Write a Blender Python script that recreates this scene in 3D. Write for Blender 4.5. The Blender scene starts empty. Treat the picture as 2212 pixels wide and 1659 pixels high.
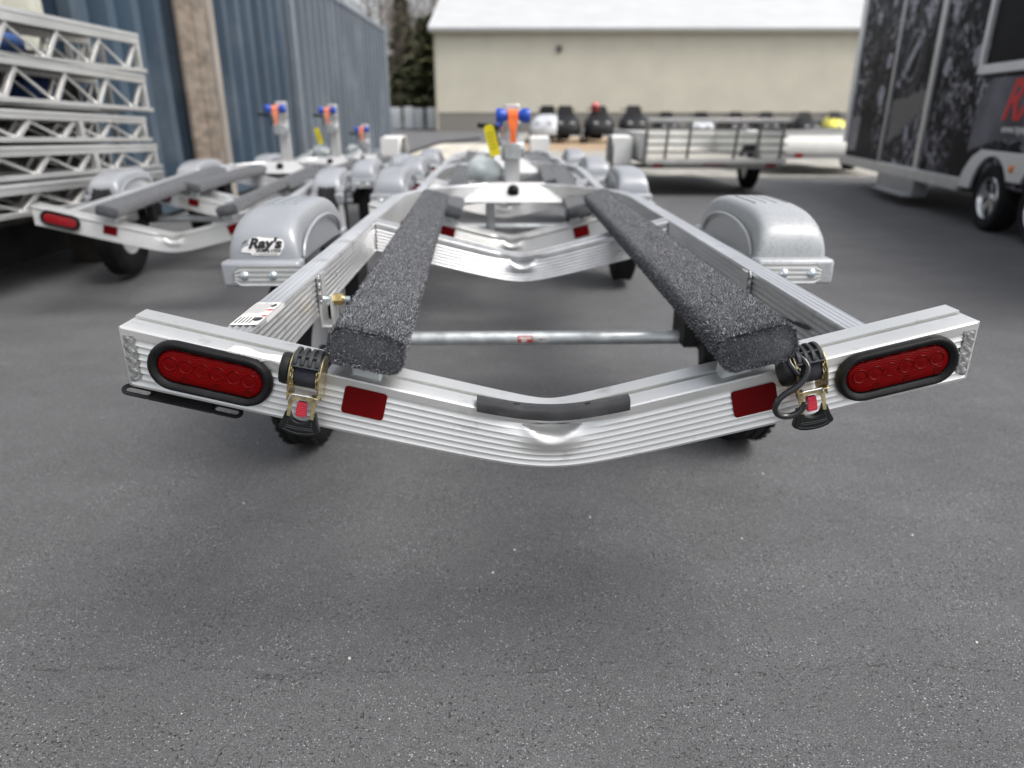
import bpy, bmesh, math, random
import numpy as np
from mathutils import Vector, Matrix

R = math.radians
random.seed(7)
rng = np.random.default_rng(7)
scene = bpy.context.scene
COL = scene.collection

# ------------------------------------------------------------------ camera
cam_data = bpy.data.cameras.new('camera')
cam = bpy.data.objects.new('camera', cam_data)
COL.objects.link(cam)
cam.location = (0, 0, 1.0)
cam.rotation_euler = (R(90 - 20.87), 0, 0)
cam_data.sensor_width = 36.0
cam_data.lens = 36.0 * 1533.0 / 2212.0
cam_data.clip_start = 0.05
cam_data.clip_end = 600
cam_data.dof.use_dof = True
cam_data.dof.focus_distance = 1.16
cam_data.dof.aperture_fstop = 2.7
cam_data.dof.aperture_blades = 0
scene.camera = cam

# ------------------------------------------------------------------ sky, sun, exposure
SUN_EL, SUN_AZ = 58.0, 115.0          # azimuth from +Y towards +X
world = bpy.data.worlds.new('World')
scene.world = world
world.use_nodes = True
wn, wl = world.node_tree.nodes, world.node_tree.links
wn.clear()
w_out = wn.new('ShaderNodeOutputWorld')
w_bg = wn.new('ShaderNodeBackground')
w_sky = wn.new('ShaderNodeTexSky')
w_sky.sky_type = 'NISHITA'
w_sky.sun_disc = False
w_sky.sun_elevation = R(SUN_EL)
w_sky.sun_rotation = R(SUN_AZ)
w_sky.air_density = 1.0
w_sky.dust_density = 4.0
w_sky.ozone_density = 1.0
w_hsv = wn.new('ShaderNodeHueSaturation')
w_hsv.inputs['Saturation'].default_value = 0.30
w_geo = wn.new('ShaderNodeTexCoord')
w_map = wn.new('ShaderNodeMapping')
w_map.inputs['Scale'].default_value = (1.6, 1.6, 4.0)
w_noise = wn.new('ShaderNodeTexNoise')
w_noise.inputs['Scale'].default_value = 1.7
w_noise.inputs['Detail'].default_value = 7
w_ramp = wn.new('ShaderNodeMapRange')
w_ramp.inputs['From Min'].default_value = 0.36
w_ramp.inputs['From Max'].default_value = 0.62
w_ramp.inputs['To Min'].default_value = 1.0
w_ramp.inputs['To Max'].default_value = 1.9
w_mul = wn.new('ShaderNodeVectorMath')
w_mul.operation = 'SCALE'
w_bg.inputs['Strength'].default_value = 0.105
wl.new(w_sky.outputs[0], w_hsv.inputs['Color'])
wl.new(w_geo.outputs['Generated'], w_map.inputs['Vector'])
wl.new(w_map.outputs[0], w_noise.inputs['Vector'])
wl.new(w_noise.outputs['Fac'], w_ramp.inputs['Value'])
wl.new(w_hsv.outputs[0], w_mul.inputs[0])
wl.new(w_ramp.outputs[0], w_mul.inputs['Scale'])
wl.new(w_mul.outputs[0], w_bg.inputs['Color'])
wl.new(w_bg.outputs[0], w_out.inputs['Surface'])

sun_data = bpy.data.lights.new('sun', 'SUN')
sun_data.energy = 1.5
sun_data.angle = R(34)
sun_data.color = (1.0, 0.965, 0.91)
sun = bpy.data.objects.new('sun', sun_data)
COL.objects.link(sun)
sd = Vector((math.sin(R(SUN_AZ)) * math.cos(R(SUN_EL)), math.cos(R(SUN_AZ)) * math.cos(R(SUN_EL)), math.sin(R(SUN_EL))))
sun.rotation_euler = sd.to_track_quat('Z', 'Y').to_euler()
sun.location = (5, 10, 20)

vs = scene.view_settings
vs.view_transform = 'Standard'
vs.look = 'None'
vs.gamma = 1.0
vs.use_curve_mapping = False
vs.exposure = 0.46
scene.render.engine = 'CYCLES'
scene.cycles.use_denoising = True
scene.cycles.max_bounces = 8
scene.cycles.sample_clamp_indirect = 8.0

# ------------------------------------------------------------------ material helpers
MATS = {}


def mat(name, base=(.5, .5, .5), rough=.5, metal=0., var=0., vscale=20., bump=0., bscale=200., coat=0.,
        rvar=0., stretch=(1, 1, 1), spec=.5, dirt=None, dscale=6., dlo=.55, dhi=.75, detail=5):
    """Principled material with noise in colour / roughness, fine bump and optional dirt patches (object coordinates)."""
    if name in MATS:
        return MATS[name]
    m = bpy.data.materials.new(name)
    m.use_nodes = True
    n, l = m.node_tree.nodes, m.node_tree.links
    b = n['Principled BSDF']
    b.inputs['Base Color'].default_value = (*base, 1)
    b.inputs['Roughness'].default_value = rough
    b.inputs['Metallic'].default_value = metal
    b.inputs['Specular IOR Level'].default_value = spec
    if coat:
        b.inputs['Coat Weight'].default_value = coat
        b.inputs['Coat Roughness'].default_value = .12
    tc = n.new('ShaderNodeTexCoord')
    mp = n.new('ShaderNodeMapping')
    mp.inputs['Scale'].default_value = stretch
    l.new(tc.outputs['Object'], mp.inputs['Vector'])
    col = None
    if var:
        no = n.new('ShaderNodeTexNoise')
        no.inputs['Scale'].default_value = vscale
        no.inputs['Detail'].default_value = detail
        l.new(mp.outputs[0], no.inputs['Vector'])
        mr = n.new('ShaderNodeMapRange')
        mr.inputs['From Min'].default_value = .3
        mr.inputs['From Max'].default_value = .7
        mr.inputs['To Min'].default_value = 1 - var
        mr.inputs['To Max'].default_value = 1 + var
        l.new(no.outputs['Fac'], mr.inputs['Value'])
        vm = n.new('ShaderNodeVectorMath')
        vm.operation = 'SCALE'
        vm.inputs[0].default_value = base
        l.new(mr.outputs[0], vm.inputs['Scale'])
        col = vm.outputs[0]
        if rvar:
            mr2 = n.new('ShaderNodeMapRange')
            mr2.inputs['From Min'].default_value = .3
            mr2.inputs['From Max'].default_value = .7
            mr2.inputs['To Min'].default_value = max(0.02, rough - rvar)
            mr2.inputs['To Max'].default_value = rough + rvar
            l.new(no.outputs['Fac'], mr2.inputs['Value'])
            l.new(mr2.outputs[0], b.inputs['Roughness'])
    if dirt:
        nd = n.new('ShaderNodeTexNoise')
        nd.inputs['Scale'].default_value = dscale
        nd.inputs['Detail'].default_value = 8
        nd.inputs['Roughness'].default_value = .65
        l.new(tc.outputs['Object'], nd.inputs['Vector'])
        md = n.new('ShaderNodeMapRange')
        md.inputs['From Min'].default_value = dlo
        md.inputs['From Max'].default_value = dhi
        l.new(nd.outputs['Fac'], md.inputs['Value'])
        mx = n.new('ShaderNodeMix')
        mx.data_type = 'RGBA'
        l.new(md.outputs[0], mx.inputs[0])
        if col is not None:
            l.new(col, mx.inputs[6])
        else:
            mx.inputs[6].default_value = (*base, 1)
        mx.inputs[7].default_value = (*dirt, 1)
        col = mx.outputs[2]
    if col is not None:
        l.new(col, b.inputs['Base Color'])
    if bump:
        nb = n.new('ShaderNodeTexNoise')
        nb.inputs['Scale'].default_value = bscale
        nb.inputs['Detail'].default_value = 3
        l.new(mp.outputs[0], nb.inputs['Vector'])
        bp = n.new('ShaderNodeBump')
        bp.inputs['Strength'].default_value = bump
        bp.inputs['Distance'].default_value = .002
        l.new(nb.outputs['Fac'], bp.inputs['Height'])
        l.new(bp.outputs[0], b.inputs['Normal'])
    MATS[name] = m
    return m


ALU = mat('satin_aluminium', (.75, .75, .735), .38, .76, var=.10, vscale=9, stretch=(.25, .25, 1.0), bump=.05, bscale=260,
          rvar=.07, dirt=(.40, .40, .385), dscale=18, dlo=.60, dhi=.82)
ALU_R = mat('mill_aluminium_rail', (.75, .755, .76), .34, .80, var=.12, vscale=14, stretch=(1, .12, 1), bump=.05, bscale=300,
            rvar=.08, dirt=(.36, .36, .36), dscale=14, dlo=.58, dhi=.82)
ALU_W = mat('white_aluminium', (.60, .60, .60), .45, .5, var=.06, vscale=5)
WELD = mat('weld_bead', (.40, .40, .40), .48, .9, var=.35, vscale=160, bump=.4, bscale=420)
WELD_D = mat('weld_soot', (.34, .34, .33), .5, .6, var=.5, vscale=90)
GALV = mat('galvanised_tube', (.60, .63, .64), .38, .75, var=.14, vscale=30, bump=.05, rvar=.1, dirt=(.25, .26, .27), dscale=13, dlo=.66, dhi=.8)
ZINC = mat('zinc_bolt', (.68, .76, .80), .25, .9, var=.1, vscale=80)
BRASS = mat('yellow_zinc', (.62, .47, .20), .30, .9, var=.2, vscale=90)
GOLD = mat('gold_chromate', (.55, .46, .25), .32, .85, var=.30, vscale=70, rvar=.1, dirt=(.28, .20, .10), dscale=60, dlo=.55, dhi=.75)
FENDER = mat('silver_plastic_fender', (.345, .36, .385), .34, .15, var=.08, vscale=5, bump=.02, bscale=60, rvar=.05, coat=.15)
FENDER_D = mat('dusty_plastic_fender', (.40, .415, .43), .40, .12, var=.05, vscale=4, bump=.03, bscale=60, dirt=(.24, .25, .245), dscale=150, dlo=.52, dhi=.70)
RUBBER = mat('black_rubber', (.009, .009, .010), .52, var=.3, vscale=30, bump=.12, bscale=500, dirt=(.035, .035, .032), dscale=45, dlo=.60, dhi=.90, spec=.20)
TYRE = mat('tyre_rubber', (.013, .013, .014), .8, var=.3, vscale=14, bump=.2, bscale=120, spec=.22)
RUBBER_G = mat('worn_rubber_strip', (.034, .034, .036), .46, var=.3, vscale=22, bump=.08, bscale=300, dirt=(.085, .085, .085), dscale=26, dlo=.52, dhi=.8, spec=.35)
PLAST_B = mat('black_plastic', (.011, .012, .012), .42, var=.3, vscale=40, bump=.12, bscale=600, spec=.28)
PLAST_G = mat('grey_black_plastic', (.036, .039, .042), .45, var=.2, vscale=60, bump=.1, bscale=500, spec=.3)
VINYL = mat('vinyl_dipped_hook', (.012, .012, .013), .16, coat=.5, var=.2, vscale=60)
BLACKMETAL = mat('black_bracket', (.012, .012, .013), .45, .0, spec=.25, var=.3, vscale=60)
RED_BTN = mat('red_button', (.55, .035, .06), .42, var=.08, vscale=60, spec=.4)
REFLECT = mat('red_reflective_tape', (.13, .001, .002), .5, var=.05, vscale=900, spec=.12)
RIM = mat('silver_rim', (.78, .79, .81), .35, .35, var=.1, vscale=10)
BLUE_P = mat('blue_poly_roller', (.015, .07, .42), .35, var=.1, vscale=20)
ORANGE = mat('orange_strap', (.85, .16, .03), .7, var=.12, vscale=60)
SALMON = mat('orange_strap_faded', (.80, .24, .12), .7, var=.12, vscale=60)
YELLOW = mat('yellow_tag', (.72, .60, .01), .5, var=.05, vscale=20)
PAPER = mat('white_sticker', (.78, .77, .75), .5, var=.05, vscale=30)
INK = mat('black_ink', (.02, .02, .022), .5)
INK_R = mat('red_ink', (.45, .05, .04), .5)
WRAP = mat('white_plastic_wrap', (.72, .78, .77), .28, var=.15, vscale=18, bump=.5, bscale=40)
WHITE = mat('white_paint', (.78, .78, .76), .45, var=.05, vscale=4)


def asphalt_material():
    m = bpy.data.materials.new('asphalt')
    m.use_nodes = True
    n, l = m.node_tree.nodes, m.node_tree.links
    b = n['Principled BSDF']
    tc = n.new('ShaderNodeTexCoord')
    P = tc.outputs['Object']

    def noise(scale, detail=4, rough=.55, vec=P, dist=0.):
        k = n.new('ShaderNodeTexNoise')
        k.inputs['Scale'].default_value = scale
        k.inputs['Detail'].default_value = detail
        k.inputs['Roughness'].default_value = rough
        k.inputs['Distortion'].default_value = dist
        l.new(vec, k.inputs['Vector'])
        return k.outputs['Fac']

    def rng_(v, a, b_, c, d):
        k = n.new('ShaderNodeMapRange')
        for nm, x in (('From Min', a), ('From Max', b_), ('To Min', c), ('To Max', d)):
            k.inputs[nm].default_value = x
        l.new(v, k.inputs['Value'])
        return k.outputs[0]

    def mul(a, b_):
        k = n.new('ShaderNodeMath')
        k.operation = 'MULTIPLY'
        for i, v in enumerate((a, b_)):
            if isinstance(v, (int, float)):
                k.inputs[i].default_value = v
            else:
                l.new(v, k.inputs[i])
        return k.outputs[0]

    def add(a, b_):
        k = n.new('ShaderNodeMath')
        k.operation = 'ADD'
        l.new(a, k.inputs[0])
        l.new(b_, k.inputs[1])
        return k.outputs[0]
    big = rng_(noise(1.7, 5, .6), .3, .7, .92, 1.12)
    mp = n.new('ShaderNodeMapping')
    mp.inputs['Scale'].default_value = (.8, 1.5, 1)
    mp.inputs['Rotation'].default_value = (0, 0, .25)
    l.new(P, mp.inputs['Vector'])
    streak = rng_(noise(2.2, 6, .68, mp.outputs[0]), .35, .75, .92, 1.16)
    mid = rng_(noise(55, 5, .75), .3, .7, .84, 1.16)
    fine = rng_(noise(300, 3, .75), .3, .7, .25, 1.75)
    val = mul(mul(mul(mul(big, streak), mid), fine), .118)
    # pale stones worn bare: few random cells
    vo = n.new('ShaderNodeTexVoronoi')
    vo.inputs['Scale'].default_value = 270
    l.new(P, vo.inputs['Vector'])
    sep = n.new('ShaderNodeSeparateColor')
    l.new(vo.outputs['Color'], sep.inputs[0])
    cell = rng_(sep.outputs[0], .80, .995, 0, 1)
    core = rng_(vo.outputs['Distance'], .18, .48, 1, 0)
    patch = rng_(noise(5.5, 4, .6), .36, .66, .25, 1.0)
    stone = mul(mul(cell, core), mul(patch, .62))
    # scuffed pale dust patches
    scuff = mul(rng_(noise(3.1, 8, .72, mp.outputs[0], .6), .63, .82, 0, 1), .045)
    # worn paving seam running across the lot, broken and wandering
    sx = n.new('ShaderNodeSeparateXYZ')
    l.new(P, sx.inputs[0])
    wob = rng_(noise(3.5, 6, .7), 0, 1, -.09, .09)
    dist = n.new('ShaderNodeMath')
    dist.operation = 'ABSOLUTE'
    seam_y = n.new('ShaderNodeMath')
    seam_y.operation = 'SUBTRACT'
    l.new(add(sx.outputs[1], wob), seam_y.inputs[0])
    seam_y.inputs[1].default_value = 1.085
    l.new(seam_y.outputs[0], dist.inputs[0])
    seam = mul(rng_(dist.outputs[0], .0015, .006, 1, 0), rng_(noise(14, 4, .7), .46, .60, 0, 1))
    val = mul(val, rng_(seam, 0, 1, 1, .65))
    tot = add(add(val, stone), scuff)
    comb = n.new('ShaderNodeCombineColor')
    l.new(mul(tot, 1.0), comb.inputs[0])
    l.new(mul(tot, 1.0), comb.inputs[1])
    l.new(mul(tot, 1.035), comb.inputs[2])
    l.new(comb.outputs[0], b.inputs['Base Color'])
    l.new(rng_(noise(160, 3), .3, .7, .52, .80), b.inputs['Roughness'])
    # relief: aggregate plus little pits
    pits = rng_(noise(130, 3, .6), .32, .40, -2.2, 0.0)
    pit_area = rng_(noise(7, 4, .7), .42, .66, .05, 1)
    pit_dark = rng_(mul(pits, pit_area), -1.6, 0, .35, 1)
    tone = n.new('ShaderNodeVectorMath')
    tone.operation = 'SCALE'
    l.new(comb.outputs[0], tone.inputs[0])
    l.new(pit_dark, tone.inputs['Scale'])
    l.new(tone.outputs[0], b.inputs['Base Color'])
    h = add(add(mul(noise(330, 3, .7), .9), add(mul(mul(pits, pit_area), .8), mul(noise(60, 3), .35))), mul(seam, -.6))
    bp = n.new('ShaderNodeBump')
    bp.inputs['Strength'].default_value = 1.0
    bp.inputs['Distance'].default_value = .0045
    l.new(h, bp.inputs['Height'])
    l.new(bp.outputs[0], b.inputs['Normal'])
    return m


def carpet_material(name, lo, hi, scale=520):
    m = bpy.data.materials.new(name)
    m.use_nodes = True
    n, l = m.node_tree.nodes, m.node_tree.links
    b = n['Principled BSDF']
    tc = n.new('ShaderNodeTexCoord')
    no = n.new('ShaderNodeTexNoise')
    no.inputs['Scale'].default_value = scale
    no.inputs['Detail'].default_value = 3
    no.inputs['Roughness'].default_value = .8
    l.new(tc.outputs['Object'], no.inputs['Vector'])
    n2 = n.new('ShaderNodeTexNoise')
    n2.inputs['Scale'].default_value = 26
    n2.inputs['Detail'].default_value = 4
    l.new(tc.outputs['Object'], n2.inputs['Vector'])
    ramp = n.new('ShaderNodeValToRGB')
    ramp.color_ramp.elements[0].position = .36
    ramp.color_ramp.elements[1].position = .66
    ramp.color_ramp.elements[0].color = (*lo, 1)
    ramp.color_ramp.elements[1].color = (*hi, 1)
    l.new(no.outputs['Fac'], ramp.inputs[0])
    mr = n.new('ShaderNodeMapRange')
    mr.inputs['From Min'].default_value = .3
    mr.inputs['From Max'].default_value = .7
    mr.inputs['To Min'].default_value = .78
    mr.inputs['To Max'].default_value = 1.2
    l.new(n2.outputs['Fac'], mr.inputs['Value'])
    vm = n.new('ShaderNodeVectorMath')
    vm.operation = 'SCALE'
    l.new(ramp.outputs[0], vm.inputs[0])
    l.new(mr.outputs[0], vm.inputs['Scale'])
    l.new(vm.outputs[0], b.inputs['Base Color'])
    b.inputs['Roughness'].default_value = .95
    b.inputs['Specular IOR Level'].default_value = .15
    b.inputs['Sheen Weight'].default_value = .25
    bp = n.new('ShaderNodeBump')
    bp.inputs['Strength'].default_value = .8
    bp.inputs['Distance'].default_value = .003
    l.new(no.outputs['Fac'], bp.inputs['Height'])
    l.new(bp.outputs[0], b.inputs['Normal'])
    return m


CARPET = carpet_material('charcoal_carpet', (.030, .031, .036), (.15, .156, .17))


def pile_material():
    m = bpy.data.materials.new('carpet_fibre')
    m.use_nodes = True
    n, l = m.node_tree.nodes, m.node_tree.links
    b = n['Principled BSDF']
    at = n.new('ShaderNodeAttribute')
    at.attribute_name = 'shade'
    l.new(at.outputs['Color'], b.inputs['Base Color'])
    b.inputs['Roughness'].default_value = .8
    b.inputs['Specular IOR Level'].default_value = .25
    return m


PILE = pile_material()


def lens_material(name, base=(.42, .004, .006)):
    """Moulded red lens: concentric fresnel rings round each of the six diodes, in the lens's own coordinates."""
    m = bpy.data.materials.new(name)
    m.use_nodes = True
    n, l = m.node_tree.nodes, m.node_tree.links
    b = n['Principled BSDF']
    b.inputs['Base Color'].default_value = (*base, 1)
    b.inputs['Roughness'].default_value = .30
    b.inputs['Specular IOR Level'].default_value = .10
    b.inputs['Coat Weight'].default_value = .0
    b.inputs['Coat Roughness'].default_value = .05
    tc = n.new('ShaderNodeTexCoord')
    sep = n.new('ShaderNodeSeparateXYZ')
    l.new(tc.outputs['Object'], sep.inputs[0])

    def math_(op, a, c=None):
        k = n.new('ShaderNodeMath')
        k.operation = op
        for i, v in enumerate((a, c)):
            if v is None:
                continue
            if isinstance(v, (int, float)):
                k.inputs[i].default_value = v
            else:
                l.new(v, k.inputs[i])
        return k.outputs[0]
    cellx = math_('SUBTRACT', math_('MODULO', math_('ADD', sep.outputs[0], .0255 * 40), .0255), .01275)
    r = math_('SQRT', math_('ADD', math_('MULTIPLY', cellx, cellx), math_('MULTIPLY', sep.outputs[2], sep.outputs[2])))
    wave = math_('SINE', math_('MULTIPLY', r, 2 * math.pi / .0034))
    bp = n.new('ShaderNodeBump')
    bp.inputs['Strength'].default_value = .35
    bp.inputs['Distance'].default_value = .0006
    l.new(wave, bp.inputs['Height'])
    l.new(bp.outputs[0], b.inputs['Normal'])
    # base colour darkens and brightens ring by ring, in step with the bump
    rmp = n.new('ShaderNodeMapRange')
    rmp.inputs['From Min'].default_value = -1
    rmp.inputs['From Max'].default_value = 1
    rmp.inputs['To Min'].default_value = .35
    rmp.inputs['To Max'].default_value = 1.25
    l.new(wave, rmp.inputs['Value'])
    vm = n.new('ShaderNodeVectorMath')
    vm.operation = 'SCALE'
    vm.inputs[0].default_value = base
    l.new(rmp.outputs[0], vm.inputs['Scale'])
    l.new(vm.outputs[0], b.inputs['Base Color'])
    return m


LENS = lens_material('red_lens', (.19, .0005, .001))
LENS_DEEP = mat('red_lens_diode', (.13, .0004, .0008), .22, spec=.14)
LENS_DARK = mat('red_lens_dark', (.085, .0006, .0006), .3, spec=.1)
LENS_F = mat('red_lens_plain', (.30, .006, .012), .3, coat=.3)


# ------------------------------------------------------------------ mesh helpers
class MB:
    def __init__(self):
        self.v, self.f = [], []

    def add(self, verts, faces, M=None):
        o = len(self.v)
        if M is not None:
            verts = [M @ Vector(p) for p in verts]
        self.v += [tuple(p) for p in verts]
        self.f += [tuple(i + o for i in f) for f in faces]
        return self

    def box(self, c, s, M=None):
        x, y, z = s[0] / 2, s[1] / 2, s[2] / 2
        vs_ = [(c[0] + i * x, c[1] + j * y, c[2] + k * z) for k in (-1, 1) for j in (-1, 1) for i in (-1, 1)]
        return self.add(vs_, [(0, 2, 3, 1), (4, 5, 7, 6), (0, 1, 5, 4), (2, 6, 7, 3), (0, 4, 6, 2), (1, 3, 7, 5)], M)

    def bar(self, a, b, w, h, up=(0, 0, 1)):
        """rectangular bar from a to b"""
        a, b = Vector(a), Vector(b)
        d = (b - a).normalized()
        u = Vector(up)
        s = d.cross(u)
        if s.length < 1e-4:
            s = d.cross(Vector((1, 0, 0)))
        s.normalize()
        u = s.cross(d)
        vs_ = [p + s * (i * w / 2) + u * (j * h / 2) for p in (a, b) for i, j in ((-1, -1), (1, -1), (1, 1), (-1, 1))]
        return self.add(vs_, [(3, 2, 1, 0), (4, 5, 6, 7), (0, 1, 5, 4), (1, 2, 6, 5), (2, 3, 7, 6), (3, 0, 4, 7)])

    def cyl(self, a, b, r0, r1=None, n=16, caps=True):
        r1 = r0 if r1 is None else r1
        a, b = Vector(a), Vector(b)
        d = (b - a).normalized()
        s = d.cross(Vector((0, 0, 1)))
        if s.length < 1e-4:
            s = Vector((1, 0, 0))
        s.normalize()
        u = s.cross(d)
        vs_ = []
        for p, r in ((a, r0), (b, r1)):
            for i in range(n):
                t = 2 * math.pi * i / n
                vs_.append(p + s * (r * math.cos(t)) + u * (r * math.sin(t)))
        fs = [(i, (i + 1) % n, n + (i + 1) % n, n + i) for i in range(n)]
        fs = [tuple(reversed(f)) for f in fs]
        if caps:
            fs += [tuple(range(n)), tuple(reversed(range(n, 2 * n)))]
        return self.add(vs_, fs)

    def tube(self, pts, r, n=10, cap=True):
        pts = [Vector(p) for p in pts]
        rs = r if isinstance(r, (list, tuple)) else [r] * len(pts)
        d = (pts[1] - pts[0]).normalized()
        u = Vector((0, 0, 1)) if abs(d.z) < .9 else Vector((1, 0, 0))
        s = d.cross(u).normalized()
        vs_ = []
        for i, p in enumerate(pts):
            if i == 0:
                d = pts[1] - p
            elif i == len(pts) - 1:
                d = p - pts[i - 1]
            else:
                d = pts[i + 1] - pts[i - 1]
            d.normalize()
            s = (s - d * s.dot(d)).normalized()
            u = s.cross(d)
            for k in range(n):
                t = 2 * math.pi * k / n
                vs_.append(p + s * (rs[i] * math.cos(t)) + u * (rs[i] * math.sin(t)))
        fs = []
        for i in range(len(pts) - 1):
            for k in range(n):
                a, b = i * n + k, i * n + (k + 1) % n
                fs.append((b, a, a + n, b + n))
        if cap:
            fs += [tuple(range(n)), tuple(reversed(range(len(vs_) - n, len(vs_))))]
        return self.add(vs_, fs)

    def lathe(self, prof, n=32, M=None, closed=False):
        """prof: (radius, height along local z)"""
        vs_, fs = [], []
        for r, h in prof:
            for i in range(n):
                t = 2 * math.pi * i / n
                vs_.append((r * math.cos(t), r * math.sin(t), h))
        m_ = len(prof)
        for j in range(m_ - 1 + (1 if closed else 0)):
            for i in range(n):
                a = j * n
                b = ((j + 1) % m_) * n
                fs.append((a + i, a + (i + 1) % n, b + (i + 1) % n, b + i))
        if not closed:
            fs += [tuple(reversed(range(n))), tuple(range((m_ - 1) * n, m_ * n))]
        return self.add(vs_, fs, M)

    def prism(self, poly, h, M=None, z0=0.):
        """polygon in local XY extruded along local Z"""
        n = len(poly)
        vs_ = [(x, y, z0) for x, y in poly] + [(x, y, z0 + h) for x, y in poly]
        fs = [tuple(reversed(range(n))), tuple(range(n, 2 * n))]
        fs += [(i, (i + 1) % n, n + (i + 1) % n, n + i) for i in range(n)]
        return self.add(vs_, fs, M)

    def ring(self, outer, inner, h, M=None, z0=0.):
        """two loops with the same number of points, extruded: a plate with a hole"""
        n = len(outer)
        vs_ = []
        for z in (z0, z0 + h):
            vs_ += [(x, y, z) for x, y in outer] + [(x, y, z) for x, y in inner]
        fs = []
        for i in range(n):
            j = (i + 1) % n
            fs += [(j, i, n + i, n + j), (2 * n + i, 2 * n + j, 3 * n + j, 3 * n + i),
                   (i, j, 2 * n + j, 2 * n + i), (n + j, n + i, 3 * n + i, 3 * n + j)]
        return self.add(vs_, fs, M)

    def sweep(self, rows, closed_profile=True, caps=True):
        """rows: list of lists of points, same length"""
        n = len(rows[0])
        vs_ = [p for r in rows for p in r]
        fs = []
        for i in range(len(rows) - 1):
            for k in range(n if closed_profile else n - 1):
                a, b = i * n + k, i * n + (k + 1) % n
                fs.append((a, b, b + n, a + n))
        if caps and closed_profile:
            fs += [tuple(reversed(range(n))), tuple(range(len(vs_) - n, len(vs_)))]
        return self.add(vs_, fs)

    def sphere(self, c, r, n=12, m_=8, sc=(1, 1, 1), M=None):
        vs_, fs = [], []
        for j in range(1, m_):
            ph = math.pi * j / m_
            for i in range(n):
                t = 2 * math.pi * i / n
                vs_.append((c[0] + sc[0] * r * math.sin(ph) * math.cos(t), c[1] + sc[1] * r * math.sin(ph) * math.sin(t), c[2] + sc[2] * r * math.cos(ph)))
        for j in range(m_ - 2):
            for i in range(n):
                a, b = j * n + i, j * n + (i + 1) % n
                fs.append((b, a, a + n, b + n))
        vs_ += [(c[0], c[1], c[2] + sc[2] * r), (c[0], c[1], c[2] - sc[2] * r)]
        t_, b_ = len(vs_) - 2, len(vs_) - 1
        for i in range(n):
            fs.append((i, (i + 1) % n, t_))
            k = (m_ - 2) * n
            fs.append((k + (i + 1) % n, k + i, b_))
        return self.add(vs_, fs, M)


def link(name, me, parent=None):
    o = bpy.data.objects.new(name, me)
    COL.objects.link(o)
    if parent is not None:
        o.parent = parent
    return o


def obj(name, mb, material, parent=None, smooth=38, bevel=0., seg=2, M=None):
    me = bpy.data.meshes.new(name)
    me.from_pydata(mb.v, [], mb.f)
    me.materials.append(material)
    me.update()
    bm = bmesh.new()
    bm.from_mesh(me)
    bmesh.ops.recalc_face_normals(bm, faces=bm.faces)
    bm.to_mesh(me)
    bm.free()
    if smooth:
        me.shade_smooth()
        me.set_sharp_from_angle(angle=R(smooth))
    o = link(name, me, parent)
    if M is not None:
        o.matrix_local = M
    if bevel:
        bv = o.modifiers.new('bevel', 'BEVEL')
        bv.width = bevel
        bv.segments = seg
        bv.limit_method = 'ANGLE'
        bv.angle_limit = R(40)
    return o


def empty(name, loc=(0, 0, 0), rot=(0, 0, 0), parent=None):
    o = bpy.data.objects.new(name, None)
    COL.objects.link(o)
    o.location = loc
    o.rotation_euler = rot
    o.empty_display_size = .1
    if parent is not None:
        o.parent = parent
    return o


def tag(o, label=None, cat=None, group=None, kind=None):
    if label:
        o['label'] = label
    if cat:
        o['category'] = cat
    if group:
        o['group'] = group
    if kind:
        o['kind'] = kind
    return o


def text_geo(s, size=1., shear=0., offset=0., align='LEFT', res=4):
    cu = bpy.data.curves.new('t', 'FONT')
    cu.body = s
    cu.size = size
    cu.shear = shear
    cu.offset = offset
    cu.align_x = align
    cu.resolution_u = res
    o = bpy.data.objects.new('t', cu)
    COL.objects.link(o)
    dg = bpy.context.evaluated_depsgraph_get()
    me = bpy.data.meshes.new_from_object(o.evaluated_get(dg))
    v = [tuple(p.co) for p in me.vertices]
    f = [tuple(p.vertices) for p in me.polygons]
    bpy.data.objects.remove(o)
    bpy.data.curves.remove(cu)
    bpy.data.meshes.remove(me)
    return v, f


def stadium(w, h, n=12):
    """stadium outline, width w (x), height h (y)"""
    r = h / 2
    c = w / 2 - r
    pts = []
    for i in range(n + 1):
        t = -math.pi / 2 + math.pi * i / n
        pts.append((c + r * math.cos(t), r * math.sin(t)))
    for i in range(n + 1):
        t = math.pi / 2 + math.pi * i / n
        pts.append((-c + r * math.cos(t), r * math.sin(t)))
    return pts


def rrect(w, h, r, n=5):
    pts = []
    for cx, cy, a0 in ((w / 2 - r, -h / 2 + r, -90), (w / 2 - r, h / 2 - r, 0), (-w / 2 + r, h / 2 - r, 90), (-w / 2 + r, -h / 2 + r, 180)):
        for i in range(n + 1):
            t = R(a0 + 90 * i / n)
            pts.append((cx + r * math.cos(t), cy + r * math.sin(t)))
    return pts


# ------------------------------------------------------------------ setting: ground
ASPH = asphalt_material()
g = MB()
g.add([(-260, -40, 0), (260, -40, 0), (260, 420, 0), (-260, 420, 0)], [(0, 1, 2, 3)])
ground = obj('ground', g, ASPH, smooth=0)
tag(ground, 'dark grey asphalt lot with pale stones and scuffs', 'asphalt', kind='structure')

GRAVEL = mat('pale_gravel', (.36, .345, .31), .9, var=.3, vscale=3, bump=.5, bscale=60, dirt=(.20, .19, .17), dscale=1.2, dlo=.5, dhi=.75)
DIRT = mat('tan_dirt', (.38, .27, .17), .95, var=.25, vscale=2, bump=.5, bscale=40)


def patch(name, poly, z, m, label):
    k = MB()
    k.add([(x, y, z) for x, y in poly], [tuple(range(len(poly)))])
    o = obj(name, k, m, smooth=0)
    tag(o, label, name.replace('_', ' '), kind='structure')
    return o


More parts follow.
